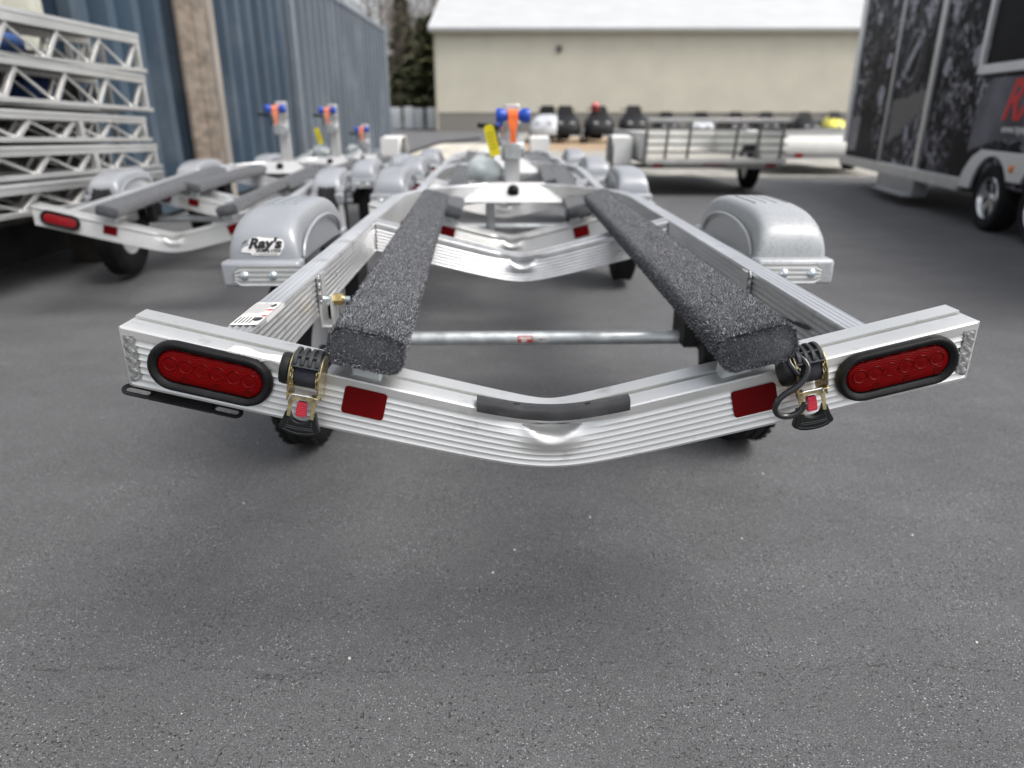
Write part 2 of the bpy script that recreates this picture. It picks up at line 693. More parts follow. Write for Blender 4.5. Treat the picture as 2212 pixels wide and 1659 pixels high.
patch('gravel_pad', [(1.2, 12.2), (9.5, 12.6), (16, 14), (34, 19), (40, 40), (-1.2, 40), (.6, 15)], .004, GRAVEL, 'pale gravel pad behind the utility trailers')
patch('dirt_strip', [(-.5, 21.2), (6.5, 21.6), (7.5, 34), (1, 33)], .008, DIRT, 'tan dirt strip under the snowmobiles')

# ------------------------------------------------------------------ watercraft trailer
SLOPE = .257
BEAM_H = .097


def soft(x, r):
    return math.sqrt(x * x + r * r) - .028


def beam_top(x, zc=.547):
    return zc + SLOPE * soft(x, .028)


def flutes(n, length, depth, sub=6, saw=False):
    """concave flutes: list of (distance along face, inset)"""
    out = []
    for i in range(n):
        for k in range(sub):
            fr = k / sub
            if saw:
                out.append(((i + fr) * length / n + (.00005 if k else .0), 0. if k == 0 else depth * (1 - fr ** 2)))
                if k == 0:
                    out.append((i * length / n + .0004, depth))
            else:
                out.append(((i + fr) * length / n, depth * math.sin(math.pi * fr) ** .8))
    out.append((length, 0.))
    return out


def vee_beam(hw, zc, width=.086, near=True, dent=1.0, saw=True):
    """bent cross beam with fluted faces, slotted top and the buckled dent of the bend; local y from 0 to width"""
    prof = []                                   # (y, zrel), zrel 0 at top
    H_ = BEAM_H
    prof += [(.0, -.004), (.0, -.016)]
    for d, ins in (flutes(7, H_ - .020, .0023, 6, True) if saw else flutes(7, H_ - .020, .0032, 5)):
        prof.append((ins, -.016 - d))
    prof += [(.001, -H_), (width, -H_)]
    for d, ins in reversed(flutes(5, H_ - .014, .0015, 2)):
        prof.append((width - ins, -.008 - d))
    prof += [(width, 0.003), (width * .56, .003), (width * .556, -.014), (width * .478, -.014), (width * .474, 0.), (.0045, 0.), (.0015, -.0015)]
    xs = set()
    N1 = 26 if near else 8
    for i in range(N1 + 1):
        xs.add(round(hw * (-1 + 2 * i / N1), 5))
    for i in range(-24, 25):
        xs.add(round(.16 * i / 24, 5))
    rows = []
    for x in sorted(xs):
        if abs(x) > hw:
            continue
        row = []
        for y, zr in prof:
            k = min(1, max(0, -zr / H_))
            r = .028 + k * .050
            z = zc + SLOPE * soft(x, r) + zr
            yy = y
            if y < .02 and zr < -.001:          # front face near the bend
                e = math.exp(-(x / .034) ** 2)
                smooth_ = math.exp(-(x / .05) ** 4) * math.exp(-((zr + .034) / .034) ** 4)
                yy = y * (1 - smooth_)
                yy += dent * .026 * math.exp(-(x / .052) ** 2) * math.exp(-((zr + .014) / .016) ** 2)
                for s in (-1, 1):
                    q = (x - s * .040 - s * (zr + .02) * .9)
                    yy -= dent * .0050 * math.exp(-(q / .013) ** 2) * math.exp(-((zr + .026) / .016) ** 2)
                yy -= dent * .0050 * e * math.exp(-((zr + .046) / .013) ** 2)
                if zr > -.018:
                    z -= dent * .006 * e
            row.append((x, yy, z))
        rows.append(row)
    return MB().sweep(rows)


def rail_profile(w=.052, h=.094):
    p = [(-w / 2, -h)]
    for d, ins in flutes(7, h - .012, .0018, 3):
        p.append((-w / 2 + ins, -h + .004 + d))
    p.append((-w / 2 + .001, -.003))
    for d, ins in flutes(4, w - .006, .0022, 4):
        p.append((-w / 2 + .003 + d, -ins))
    p.append((w / 2 - .001, -.003))
    for d, ins in flutes(7, h - .012, .0018, 3):
        p.append((w / 2 - ins, -.008 - d))
    p.append((w / 2, -h))
    return p


def rail_path(s):
    """centre line of a side rail in plan, bending in to the bow"""
    pts = [(s * .512, .092), (s * .512, 1.0), (s * .512, 2.05)]
    P0, P1, P2 = (s * .512, 2.05), (s * .512, 2.44), (s * .20, 2.66)
    for i in range(1, 13):
        t = i / 12
        pts.append(((1 - t) ** 2 * P0[0] + 2 * t * (1 - t) * P1[0] + t * t * P2[0], (1 - t) ** 2 * P0[1] + 2 * t * (1 - t) * P1[1] + t * t * P2[1]))
    P0, P1, P2 = (s * .20, 2.66), (s * .115, 2.715), (s * .002, 2.72)
    for i in range(1, 7):
        t = i / 6
        pts.append(((1 - t) ** 2 * P0[0] + 2 * t * (1 - t) * P1[0] + t * t * P2[0], (1 - t) ** 2 * P0[1] + 2 * t * (1 - t) * P1[1] + t * t * P2[1]))
    return pts


def side_rail(s, z):
    prof = rail_profile()
    pts = [Vector((x, y, 0)) for x, y in rail_path(s)]
    rows = []
    for i, p in enumerate(pts):
        a = pts[max(0, i - 1)]
        b = pts[min(len(pts) - 1, i + 1)]
        d = (b - a).normalized()
        side = Vector((d.y, -d.x, 0))
        rows.append([(p + side * u + Vector((0, 0, z + v))) for u, v in prof])
    return MB().sweep(rows)


# fender: rounded shell (superellipse) over a flanged skirt
F_A, F_B, F_Z0, F_W, F_NE = .285, .134, .632, .186, 3.2


def fender_pt(t, u, xc, yc, dz):
    """t 0..pi rear to front, u -1..1 across"""
    c, s_ = math.cos(t), math.sin(t)
    k = (max(0., 1 - abs(u) ** 6.5)) ** (1 / 6.5)
    ee = 2 / F_NE
    y = -F_A * math.copysign(abs(c) ** ee, c)
    z = F_B * abs(s_) ** ee
    y *= .90 + .10 * k
    return Vector((xc + u * F_W / 2 * (1 - .13 * abs(s_) * 1.0), yc + y, dz + F_Z0 + z * (.0 + 1.0 * k)))


def fender_shell(xc, yc, dz):
    us = [-1, -.992, -.975, -.945, -.90, -.83, -.74, -.55, -.3, 0, .3, .55, .74, .83, .90, .945, .975, .992, 1]
    rows = []
    for i in range(97):
        t = math.pi * i / 96
        rows.append([fender_pt(t, u, xc, yc, dz) for u in us])
    mb = MB()
    mb.sweep(rows, closed_profile=False)
    return mb


def wheel(parent, x, y, r, s, w=.125):
    rr = r * .56
    prof = [(rr * .98, -w * .36), (rr * 1.06, -w * .46), (r * .80, -w * .52), (r * .93, -w * .47), (r * .985, -w * .36),
            (r, -w * .30), (r * .985, -w * .285), (r * .985, -w * .23), (r, -w * .215), (r, -w * .05), (r * .985, -w * .035),
            (r * .985, w * .035), (r, w * .05), (r, w * .215), (r * .985, w * .23), (r * .985, w * .285), (r, w * .30), (r * .985, w * .36),
            (r * .93, w * .47), (r * .80, w * .52), (rr * 1.06, w * .46), (rr * .98, w * .36)]
    M = Matrix.Translation((x, y, r)) @ Matrix.Rotation(R(90), 4, 'Y')
    rim = MB()
    rim.lathe([(rr * .985, -w * .36), (rr * 1.0, -w * .40), (rr * .93, -w * .38), (rr * .86, -w * .12), (rr * .5, w * .02), (rr * .3, w * .04), (rr * .28, w * .16), (rr * .12, w * .2), (rr * .02, w * .2)], 32)
    rim.lathe([(rr * .985, w * .36), (rr * 1.0, w * .40), (rr * .93, w * .38), (rr * .84, w * .10), (rr * .5, w * .1)], 32)
    for k in range(5):
        t = 2 * math.pi * k / 5
        rim.cyl((rr * .42 * math.cos(t), rr * .42 * math.sin(t), -w * .02), (rr * .42 * math.cos(t), rr * .42 * math.sin(t), w * .16), .009, n=6)
    ro = obj('wheel', rim, RIM, parent, M=M)
    ty = MB()
    ty.lathe(prof, 48, closed=True)
    n = 44
    for k in range(n):                          # shoulder lugs
        t = 2 * math.pi * k / n
        for sg in (-1, 1):
            Mk = Matrix.Rotation(t, 4, 'Z') @ Matrix.Translation((r * .994, 0, sg * w * .33))
            ty.box((0, 0, 0), (.008, .018, w * .12), Mk)
    obj('tyre', ty, TYRE, ro)
    return ro


def bunk_frames(s, dz):
    a = Vector((-.278 if s < 0 else .300, -.038, .676 + dz))
    b = Vector((s * .348, 2.12, .662 + dz))
    d = (b - a).normalized()
    tilt = R(14.2) * s
    side = Vector((math.cos(tilt), 0, math.sin(tilt)))
    side = (side - d * side.dot(d)).normalized()
    up = side.cross(d)
    return a, b, d, side, up


BW, BT = .110, .056


def bunk_mesh(s, dz):
    a, b, d, side, up = bunk_frames(s, dz)
    prof = rrect(BW, BT, .019, 6)
    L = (b - a).length
    rows = []
    for q, k in [(0, .84), (.003, .93), (.008, .985), (.014, 1.0)] + [(L * i / 24, 1.) for i in range(1, 24)] + [(L - .018, 1.), (L - .008, .97), (L, .84)]:
        rows.append([a + d * q + side * (x * (1 - (1 - k) * .35)) + up * (z * k) for x, z in prof])
    return MB().sweep(rows)


def bunk_pile(s, dz, count):
    a, b, d, side, up = bunk_frames(s, dz)
    a, d, side, up = (np.array(v) for v in (a, d, side, up))
    L = (b - Vector(a)).length
    prof = np.array(rrect(BW, BT, .019, 6))
    nxt = np.roll(prof, -1, axis=0)
    seg = np.linalg.norm(nxt - prof, axis=1)
    cum = np.concatenate([[0], np.cumsum(seg)])
    n_end = int(count * .13)
    n_side = count - n_end
    # along the bunk, denser towards the near end
    q = L * rng.random(n_side) ** 1.7
    w = rng.random(n_side) * cum[-1]
    i = np.clip(np.searchsorted(cum, w) - 1, 0, len(prof) - 1)
    f = (w - cum[i]) / np.maximum(seg[i], 1e-6)
    p2 = prof[i] + (nxt[i] - prof[i]) * f[:, None]
    e = nxt[i] - prof[i]
    n2 = np.stack([e[:, 1], -e[:, 0]], 1)
    n2 /= np.linalg.norm(n2, axis=1)[:, None]
    P = a + d * q[:, None] + side * p2[:, :1] + up * p2[:, 1:]
    Nn = side * n2[:, :1] + up * n2[:, 1:]
    # rear end
    ex = (rng.random(n_end) - .5) * (BW - .008)
    ez = (rng.random(n_end) - .5) * (BT - .010)
    Pe = a + side * ex[:, None] + up * ez[:, None] + d * .002
    n_r = int(count * .16)
    qr = .016 * rng.random(n_r) ** 1.3
    kr = np.interp(qr, [0, .003, .008, .014], [.84, .93, .985, 1.0])
    wr_ = rng.random(n_r) * cum[-1]
    ir = np.clip(np.searchsorted(cum, wr_) - 1, 0, len(prof) - 1)
    pr = prof[ir] + (nxt[ir] - prof[ir]) * rng.random(n_r)[:, None]
    er = nxt[ir] - prof[ir]
    nr = np.stack([er[:, 1], -er[:, 0]], 1)
    nr /= np.linalg.norm(nr, axis=1)[:, None]
    Pr = a + d * qr[:, None] + side * (pr[:, :1] * (1 - (1 - kr) * .35)[:, None]) + up * (pr[:, 1:] * kr[:, None])
    mixr = np.clip(1 - qr / .012, 0, 1)[:, None]
    Nr = (side * nr[:, :1] + up * nr[:, 1:]) * (1 - .5 * mixr) - d * (.7 * mixr)
    Nr /= np.linalg.norm(Nr, axis=1)[:, None]
    P = np.concatenate([P, Pe, Pr])
    Nn = np.concatenate([Nn, np.repeat(-d[None], n_end, 0), Nr])
    m_ = len(P)
    lean = rng.normal(size=(m_, 3)) * .75
    D = Nn + lean
    D /= np.linalg.norm(D, axis=1)[:, None]
    # keep fibres outside the board
    D += Nn * np.maximum(0, .12 - (D * Nn).sum(1))[:, None]
    length = .0024 + .0036 * rng.random(m_) ** 2
    T = np.cross(D, rng.normal(size=(m_, 3)))
    T /= np.linalg.norm(T, axis=1)[:, None]
    wd = (.00022 + .00026 * rng.random(m_))[:, None]
    V = np.empty((m_ * 3, 3))
    V[0::3] = P - T * wd
    V[1::3] = P + T * wd
    V[2::3] = P + D * length[:, None] + rng.normal(size=(m_, 3)) * .0006
    me = bpy.data.meshes.new('carpet_pile')
    me.vertices.add(m_ * 3)
    me.vertices.foreach_set('co', V.ravel())
    me.loops.add(m_ * 3)
    me.loops.foreach_set('vertex_index', np.arange(m_ * 3, dtype=np.int32))
    me.polygons.add(m_)
    me.polygons.foreach_set('loop_start', np.arange(0, m_ * 3, 3, dtype=np.int32))
    me.update()
    ca = me.color_attributes.new('shade', 'FLOAT_COLOR', 'POINT')
    tone = rng.random(m_)
    lum = np.where(tone < .52, .012 + .03 * rng.random(m_), np.where(tone < .86, .085 + .10 * rng.random(m_), .34 + .34 * rng.random(m_)))
    colr = np.ones((m_ * 3, 4), dtype=np.float32)
    lum = lum * 1.25
    c3 = np.stack([lum * .97, lum, lum * 1.09], 1)
    colr[:, :3] = np.repeat(c3, 3, 0)
    ca.data.foreach_set('color', colr.ravel())
    me.materials.append(PILE)
    return me


def arm_matrix(x, z, y=0.):
    """frame lying on the rear face of the beam at x: local X along the arm, local Y out of the face (towards the viewer), local Z up the face"""
    ang = math.atan(SLOPE) * (1 if x > 0 else -1)
    return Matrix.Translation((x, y, z)) @ Matrix.Rotation(-ang, 4, 'Y') @ Matrix.Rotation(R(180), 4, 'Z')


def tail_light(parent, x, z, led=True, y=0.):
    M = arm_matrix(x, z, y)
    n = 14
    outer, inner = stadium(.186, .079, n), stadium(.157, .0515, n)
    rows = []
    for sc, inset, h in ((1.0, 0, .0), (1.0, 0, .006), (.5, .3, .0115), (0, 1., .0125)):
        pass
    gr = MB()
    loops = []

    def mixl(k):
        return [(o[0] + (i[0] - o[0]) * k, o[1] + (i[1] - o[1]) * k) for o, i in zip(outer, inner)]
    for k, h in ((0, .0005), (0, .008), (.10, .0125), (.28, .0148), (.55, .0142), (.70, .0118), (.82, .0112), (.96, .0075), (1.0, .002)):
        loops.append([(px, h, pz) for px, pz in mixl(k)])
    gr.sweep(loops, closed_profile=True, caps=False)
    root = obj('tail_light', gr, RUBBER, parent, smooth=60, M=M)
    ls = MB()
    rows = []
    lens_out = stadium(.158, .050, n)
    for k, h in ((1.0, .0055), (.97, .0085), (.90, .0098), (.6, .0108), (.25, .0112), (.02, .0113)):
        rows.append([(px * (k if k < .5 else 1 - (1 - k) * .5), h, pz * k) for px, pz in lens_out])
    ls.sweep(rows, closed_profile=True, caps=False)
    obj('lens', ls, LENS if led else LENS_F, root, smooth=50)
    if led:
        for i in range(6):
            cx = (i - 2.5) * .0255 * .92
            cz = .004
            ring = MB()
            Mi = Matrix.Translation((cx, .0106, cz)) @ Matrix.Rotation(R(-90), 4, 'X')
            ring.lathe([(.0112, -.001), (.0112, .0008), (.0106, .0012), (.0100, .0006), (.0085, .0003), (.0060, .0008), (.0030, .0011), (.0004, .0012)], 24, Mi)
            obj('diode', ring, LENS_DEEP, root, smooth=60)
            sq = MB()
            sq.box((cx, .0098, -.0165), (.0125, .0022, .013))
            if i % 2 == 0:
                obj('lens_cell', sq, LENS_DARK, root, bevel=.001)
    return root


def reflector(parent, x, z, w=.0725, h=.0455, y=0.):
    M = arm_matrix(x, z, y)
    mb = MB()
    mb.prism(rrect(w, h, .0055), .0014, Matrix.Rotation(R(-90), 4, 'X'), z0=.0004)
    return obj('reflector', mb, REFLECT, parent, M=M)


def winch_post(parent, dz, strap_mat, lean=0., y=2.95, simple=False, h=0.):
    root = MB()
    zt = 1.045 + dz + h
    root.box((0, y, (zt + .62 + dz) / 2), (.082, .105, zt - .62 - dz))
    root.box((0, y, .625 + dz), (.13, .12, .012))
    post = obj('winch_post', root, ALU_W, parent, bevel=.008)
    arm = MB()
    ry, rz = y - .24, zt - .055
    for s in (-1, 1):
        arm.bar((s * .045, y, rz - .07), (s * .045, ry, rz), .006, .035)
    obj('roller_arm', arm, GALV, post)
    rb = MB()
    Mx = Matrix.Translation((0, ry, rz)) @ Matrix.Rotation(R(90), 4, 'Y')
    rb.lathe([(.012, -.085), (.030, -.083), (.036, -.070), (.034, -.050), (.022, -.030), (.019, 0), (.022, .030), (.034, .050), (.036, .070), (.030, .083), (.012, .085)], 24, Mx)
    obj('bow_roller', rb, BLUE_P, post)
    st = MB()
    pts = []
    for i in range(9):
        t = R(200 - 190 * i / 8)
        pts.append((ry + .026 * math.cos(t) - .004, rz + .026 * math.sin(t)))
    pts = [(y - .03, rz - .13), (y - .10, rz - .09)][:0] + pts
    pts = [(ry - .034, rz - .03), (ry - .035, rz - .075), (ry - .03, rz - .125)][::-1] + pts + [(y - .04, rz - .02)]
    rows = []
    for i, (py, pz) in enumerate(pts):
        w = .024 if i > 1 else .014
        rows.append([(-w, py, pz), (w, py, pz), (w, py + .003, pz + .003), (-w, py + .003, pz + .003)])
    st.sweep(rows)
    obj('winch_strap', st, strap_mat, post)
    wb = MB()
    wb.box((0, y - .10, rz - .17), (.085, .10, .075))
    wb.cyl((-.06, y - .10, rz - .16), (.06, y - .10, rz - .16), .045, n=20)
    wbo = obj('winch', wb, GALV, post, bevel=.004)
    hd = MB()
    hd.bar((-.07, y - .10, rz - .15), (-.085, y - .10, rz - .05), .01, .02, up=(0, 1, 0))
    hd.cyl((-.085, y - .10, rz - .055), (-.18, y - .10, rz - .045), .013, n=10)
    obj('winch_handle', hd, PLAST_B, wbo)
    return post


def trailer(name, X, Y, yaw=0., pitch=0., dz=0., ht=.692, wr=.28, near=False, led=False, straps=SALMON, label='', tagm=False, post_h=0., wrap=False, post=True, wy=1.13):
    t = empty(name, (X, Y, 0), (0, 0, R(yaw)))
    fr = t
    zb = .547 + dz
    b = obj('rear_beam', vee_beam(.645, zb, near=near, saw=near), ALU, fr, smooth=30)
    cm = obj('cross_member', vee_beam(.484, .548 + dz, width=.06, near=near, dent=1.3, saw=False), ALU_R, fr, smooth=30, M=Matrix.Translation((0, 1.36, 0)))
    for s in (-1, 1):
        obj('side_rail', side_rail(s, .668 + dz), ALU_R, fr, smooth=30)
    # end plates
    for s in (-1, 1):
        e = MB()
        zt = beam_top(s * .645) + dz
        e.box((s * .6475, .043, zt - .0485), (.004, .082, .094))
        obj('end_plate', e, ALU, fr, bevel=.001)
    # bow plate with roller
    bp = MB()
    bp.prism([(-.155, .0), (.155, .0), (.30, -.135), (-.30, -.135)], .006, Matrix.Translation((0, 2.685, .672 + dz)) @ Matrix.Rotation(R(41), 4, 'X'))
    pl = obj('bow_plate', bp, ALU_W, fr, bevel=.002)
    br = MB()
    Mb = Matrix.Translation((0, 2.640, .640 + dz)) @ Matrix.Rotation(R(112), 4, 'X')
    br.lathe([(.001, .034), (.012, .034), (.022, .031), (.028, .022), (.029, .004), (.029, -.004)], 24, Mb)
    obj('bow_bumper', br, RUBBER, pl)
    tg = MB()
    tg.box((0, 3.35, .60 + dz), (.075, 1.30, .075))
    obj('tongue', tg, ALU_R, fr, bevel=.006)
    cp = MB()
    cp.box((0, 4.03, .615 + dz), (.06, .16, .05))
    cp.sphere((0, 4.13, .625 + dz), .042, sc=(1, 1.1, .8))
    obj('coupler', cp, GALV, fr)
    # axle, wheels, springs
    ax = MB()
    ax.cyl((-ht + .08, 1.2, .312), (ht - .08, 1.2, .312), .0225, n=24)
    axo = obj('axle', ax, GALV, fr)
    if near or led:
        lb = MB()
        for (x0, x1, z0, z1, mm, nm) in ((-.020, .029, -.38, .62, INK_R, 'axle_sticker'), (.045, .080, -.30, .45, PAPER, 'axle_number')):
            k = MB()
            rows = []
            for i in range(7):
                a = z0 + (z1 - z0) * i / 6
                rr = .0231
                rows.append([(x0, 1.2 - rr * math.cos(a), .312 + rr * math.sin(a)), (x1, 1.2 - rr * math.cos(a), .312 + rr * math.sin(a))])
            k.sweep(rows, closed_profile=False)
            ko = obj(nm, k, mm, axo)
            if nm == 'axle_number':
                v, f = text_geo('08353', .0125, offset=.0003)
                vv = [(x0 + .002 + p[0], 1.2 - .0236 * math.cos(p[1] / .0231 - .10), .312 + .0236 * math.sin(p[1] / .0231 - .10)) for p in v]
                obj('number', MB().add(vv, f), INK, ko, smooth=0)
            else:
                for (u0, u1, a0, a1) in ((.1, .92, .18, .40), (.25, .62, -.16, .06), (.25, .55, -.30, -.20)):
                    k2 = MB()
                    k2.sweep([[(x0 + (x1 - x0) * u0, 1.2 - .0236 * math.cos(a), .312 + .0236 * math.sin(a)), (x0 + (x1 - x0) * u1, 1.2 - .0236 * math.cos(a), .312 + .0236 * math.sin(a))] for a in (a0, (a0 + a1) / 2, a1)], closed_profile=False)
                    obj('print_line', k2, PAPER, ko)
    for s in (-1, 1):
        wheel(fr, s * ht, wy, wr, s)
        h = MB()
        h.box((s * .53, 1.2, .45 + dz * .5), (.045, .16, .30 + dz))
        h.bar((s * .575, 1.2, .312), (s * .59, wy, wr), .02, .05)
        h.cyl((s * .57, wy, wr), (s * (ht - .02), wy, wr), .035, n=16)
        obj('torsion_arm', h, BLACKMETAL, fr, bevel=.004)
        # fender
        fm = FENDER_D if (near and s > 0) else FENDER
        xc, yc = s * (ht - .004), 1.10
        sh = obj('fender', fender_shell(xc, yc, dz), fm, fr, smooth=55)
        for e in (-1, 1):
            fl = MB()
            y0 = yc + e * .285
            fl.box((xc + s * .002, y0, .614 + dz), (.202, .064, .066))
            obj('fender_flange', fl, fm, sh, bevel=.010, seg=3)
        for q in (-1, 1):
            rim_ = MB()
            pts = []
            for i in range(25):
                a = math.pi * (.03 + .94 * i / 24)
                pts.append((xc + q * (F_W / 2 - .002), yc - .235 * math.cos(a), dz + .632 + .088 * math.sin(a) ** .8))
            rim_.tube(pts, .0050, 8)
            obj('arch_rim', rim_, fm, sh)
        if near or led:
            for k in range(4):
                rb = MB()
                xx = xc + (k - 1.5) * .030
                rb.tube([(xx, yc - .095 + .19 * i / 10, dz + F_Z0 + F_B * (abs(math.sin(math.acos(max(-1, min(1, math.copysign(abs((-.095 + .19 * i / 10) / F_A) ** (F_NE / 2), 1)))))) ** (2 / F_NE)) + .0002) for i in range(11)], .0018, 6)
                obj('top_rib', rb, fm, sh)
        # mounting strap with two carriage bolts
        ms = MB()
        xo = s * (ht + .063)
        xi = s * .535
        prof = [(-.0012, -.025)]
        for d, ins in flutes(4, .050, .0013, 4):
            prof.append((ins - .0035, -.025 + d))
        prof += [(.001, .025), (.001, -.025)]
        rows = []
        for x, k in ((xi, 1), (xo - s * .014, 1), (xo, .55)):
            rows.append([(x, .781 + py, .612 + dz + pz * k) for py, pz in prof])
        ms.sweep(rows)
        mso = obj('fender_bracket', ms, ALU, fr)
        for bx in (-.034, .038):
            bo = MB()
            bo.lathe([(.0001, .0085), (.006, .0080), (.0105, .0050), (.0125, .0010), (.0125, -.002)], 18, Matrix.Translation((s * (ht + bx), .7785, .612 + dz)) @ Matrix.Rotation(R(90), 4, 'X'))
            obj('bolt', bo, ZINC, mso)
        # bunk on brackets
        bk = obj('bunk', bunk_mesh(s, dz), CARPET, fr, smooth=60)
        if near:
            pm = bunk_pile(s, dz, 120000)
            tag(link('carpet_pile', pm, bk), kind='stuff')
        for yy, xx in ((.035, .291), (1.385, .327), (2.05, .345)):
            bb = MB()
            bb.box((s * xx, yy, .618 + dz), (.045, .035, .066))
            obj('bunk_bracket', bb, GALV, fr, bevel=.003)
        # lights and reflectors
        tail_light(fr, -.521 if s < 0 else .531, beam_top(.526) - .0440 + dz, led=led)
        reflector(fr, s * (.294 if s < 0 else .318), beam_top(.30) - .0385 + dz, w=.066 if s < 0 else .070)
    # spring hanger, shackle bolt on the inner side of the rails
    for s in (-1, 1):
        hb = MB()
        hy, hz = .56, .605 + dz
        hb.box((s * .4825, hy, hz + .002), (.005, .060, .115))
        hb.box((s * .470, hy, hz - .057), (.030, .060, .005))
        hb.box((s * .4575, hy, hz - .020), (.005, .060, .072))
        ho = obj('hanger_bracket', hb, ALU, fr, bevel=.0015)
        bo = MB()
        bo.cyl((s * .486, hy, hz), (s * .420, hy, hz), .0070, n=12)
        obj('hanger_bolt', bo, ZINC, ho)
        nt = MB()
        nt.cyl((s * .4545, hy, hz), (s * .4370, hy, hz), .0140, n=6)
        nt.cyl((s * .4370, hy, hz), (s * .4320, hy, hz), .0110, .008, n=12)
        obj('nut', nt, BRASS, ho)
        wd = MB()
        for i in range(16):
            wd.sphere((s * .4795, hy - .028 + .003 * math.sin(i * 1.3), hz + .002 + i * .0040), .0062, 8, 6, sc=(.7, 1, .8))
        obj('weld_bead', wd, WELD, ho, smooth=180)
    if post:
        p = winch_post(fr, dz, straps, h=post_h)
        if tagm:
            k = MB()
            k.prism([(-.026, -.075), (.026, -.075), (.026, .062), (.014, .075), (-.014, .075), (-.026, .062)], .0015,
                    Matrix.Translation((-.105, 2.70, .875 + dz)) @ Matrix.Rotation(R(-14), 4, 'Y') @ Matrix.Rotation(R(90), 4, 'X'))
            ko = obj('warning_tag', k, YELLOW, p)
            for i in range(5):
                k2 = MB()
                k2.box((0, .0, .035 - i * .018), (.036, .0006, .004), Matrix.Translation((-.105, 2.6972, .875 + dz)) @ Matrix.Rotation(R(-14), 4, 'Y'))
                obj('print_line', k2, mat('tag_ink', (.25, .21, .01), .6), ko)
    if wrap:
        jk = MB()
        jk.cyl((-.12, 2.98, .30 + dz), (-.12, 2.98, .80 + dz), .025, n=14)
        jo = obj('tongue_jack', jk, GALV, fr)
        wp = MB()
        wp.sphere((-.15, 2.95, .715 + dz), .075, 18, 12, sc=(1.35, 1., .85))
        w = obj('plastic_wrap', wp, WRAP, jo, smooth=180)
        dp = w.modifiers.new('crumple', 'DISPLACE')
        tx = bpy.data.textures.new('crumple', 'CLOUDS')
        tx.noise_scale = .06
        dp.texture = tx
        dp.strength = .05
    t['label'] = label
    t['category'] = 'trailer'
    t['group'] = 'aluminium watercraft trailers parked in two rows'
    if pitch:
        t.rotation_euler = (R(pitch), 0, R(yaw))
    return t


near_t = trailer('watercraft_trailer', .064, 1.028, yaw=1.25, near=True, led=True, straps=ORANGE, tagm=True, wrap=True,
                 label='nearest aluminium watercraft trailer with two furry charcoal bunks and oval red tail lights')

# ------------------------------------------------------------------ details of the nearest trailer
def weld_line(parent, s):
    zt = beam_top(.645)
    wd, so = MB(), MB()
    for i in range(23):
        z = zt - .020 - i * .0029
        wd.sphere((s * (.638 - .0025 * math.sin(i * 1.1)), .0005, z), .0060, 12, 8, sc=(1.0 + .3 * math.sin(i * 1.7) * math.sin(i * .6), .42, .80))
    o = obj('weld_bead', wd, WELD, parent, smooth=180)
    pts = [(s * .629, zt - .017), (s * .645, zt - .012), (s * .6455, zt - .088), (s * .631, zt - .080)]
    poly = []
    for i in range(24):
        f = i / 23
        poly.append((s * (.6265 + .004 * random.random()), zt - .016 - .068 * f))
    poly += [(s * .6445, zt - .086), (s * .6445, zt - .014)]
    so.prism([(x, z) for x, z in poly], .0006, Matrix.Rotation(R(90), 4, 'X'), z0=.0004)
    obj('weld_soot', so, WELD_D, parent)


for s in (-1, 1):
    weld_line(near_t, s)

# rubber edge guard bridging the bend
rs = MB()
rows = []
prof = [(-.006, -.0125), (-.006, .000), (-.003, .0045), (.003, .0062), (.018, .0062), (.024, .004), (.026, -.002), (.026, -.006), (-.002, -.006), (-.002, -.0125)]
for i in range(41):
    x = -.119 + .240 * i / 40
    zc = .5475 + SLOPE * (math.sqrt(x * x + .075 ** 2) - .028) + .0010
    zc = max(zc, beam_top(x) + .001)
    rows.append([(x, y, zc + z) for y, z in prof])
rs.sweep(rows)
rso = obj('edge_guard', rs, RUBBER_G, near_t)
for x in (-.056, .056):
    zc = .5475 + SLOPE * (math.sqrt(x * x + .075 ** 2) - .028) + .0010
    hmb = MB()
    hmb.prism(stadium(.0095, .0058, 6), .0012, Matrix.Translation((x, .009, zc + .0064)) @ Matrix.Rotation(R(-13 if x < 0 else 13) * -1, 4, 'Y'))
    obj('bolt_hole', hmb, INK, rso)

# slotted black plate bracket hanging under the left end
def slotted(parent):
    z = beam_top(.575) - BEAM_H
    M = Matrix.Translation((-.578, .012, z - .012)) @ Matrix.Rotation(math.atan(SLOPE), 4, 'Y') @ Matrix.Rotation(R(28), 4, 'X')
    outer = stadium(.186, .022, 8)
    mb = MB()
    mb.ring(stadium(.050, .022, 8), stadium(.036, .009, 8), .003, Matrix.Translation((-.068, 0, 0)))
    mb.ring(stadium(.050, .022, 8), stadium(.036, .009, 8), .003, Matrix.Translation((.068, 0, 0)))
    mb.box((0, 0, .0015), (.098, .022, .003))
    o = obj('plate_bracket', mb, BLACKMETAL, parent, bevel=.0006)
    o.matrix_local = M
    hg = MB()
    hg.box((.0, .006, .010), (.012, .003, .022))
    obj('bracket_tab', hg, BLACKMETAL, o)


slotted(near_t)

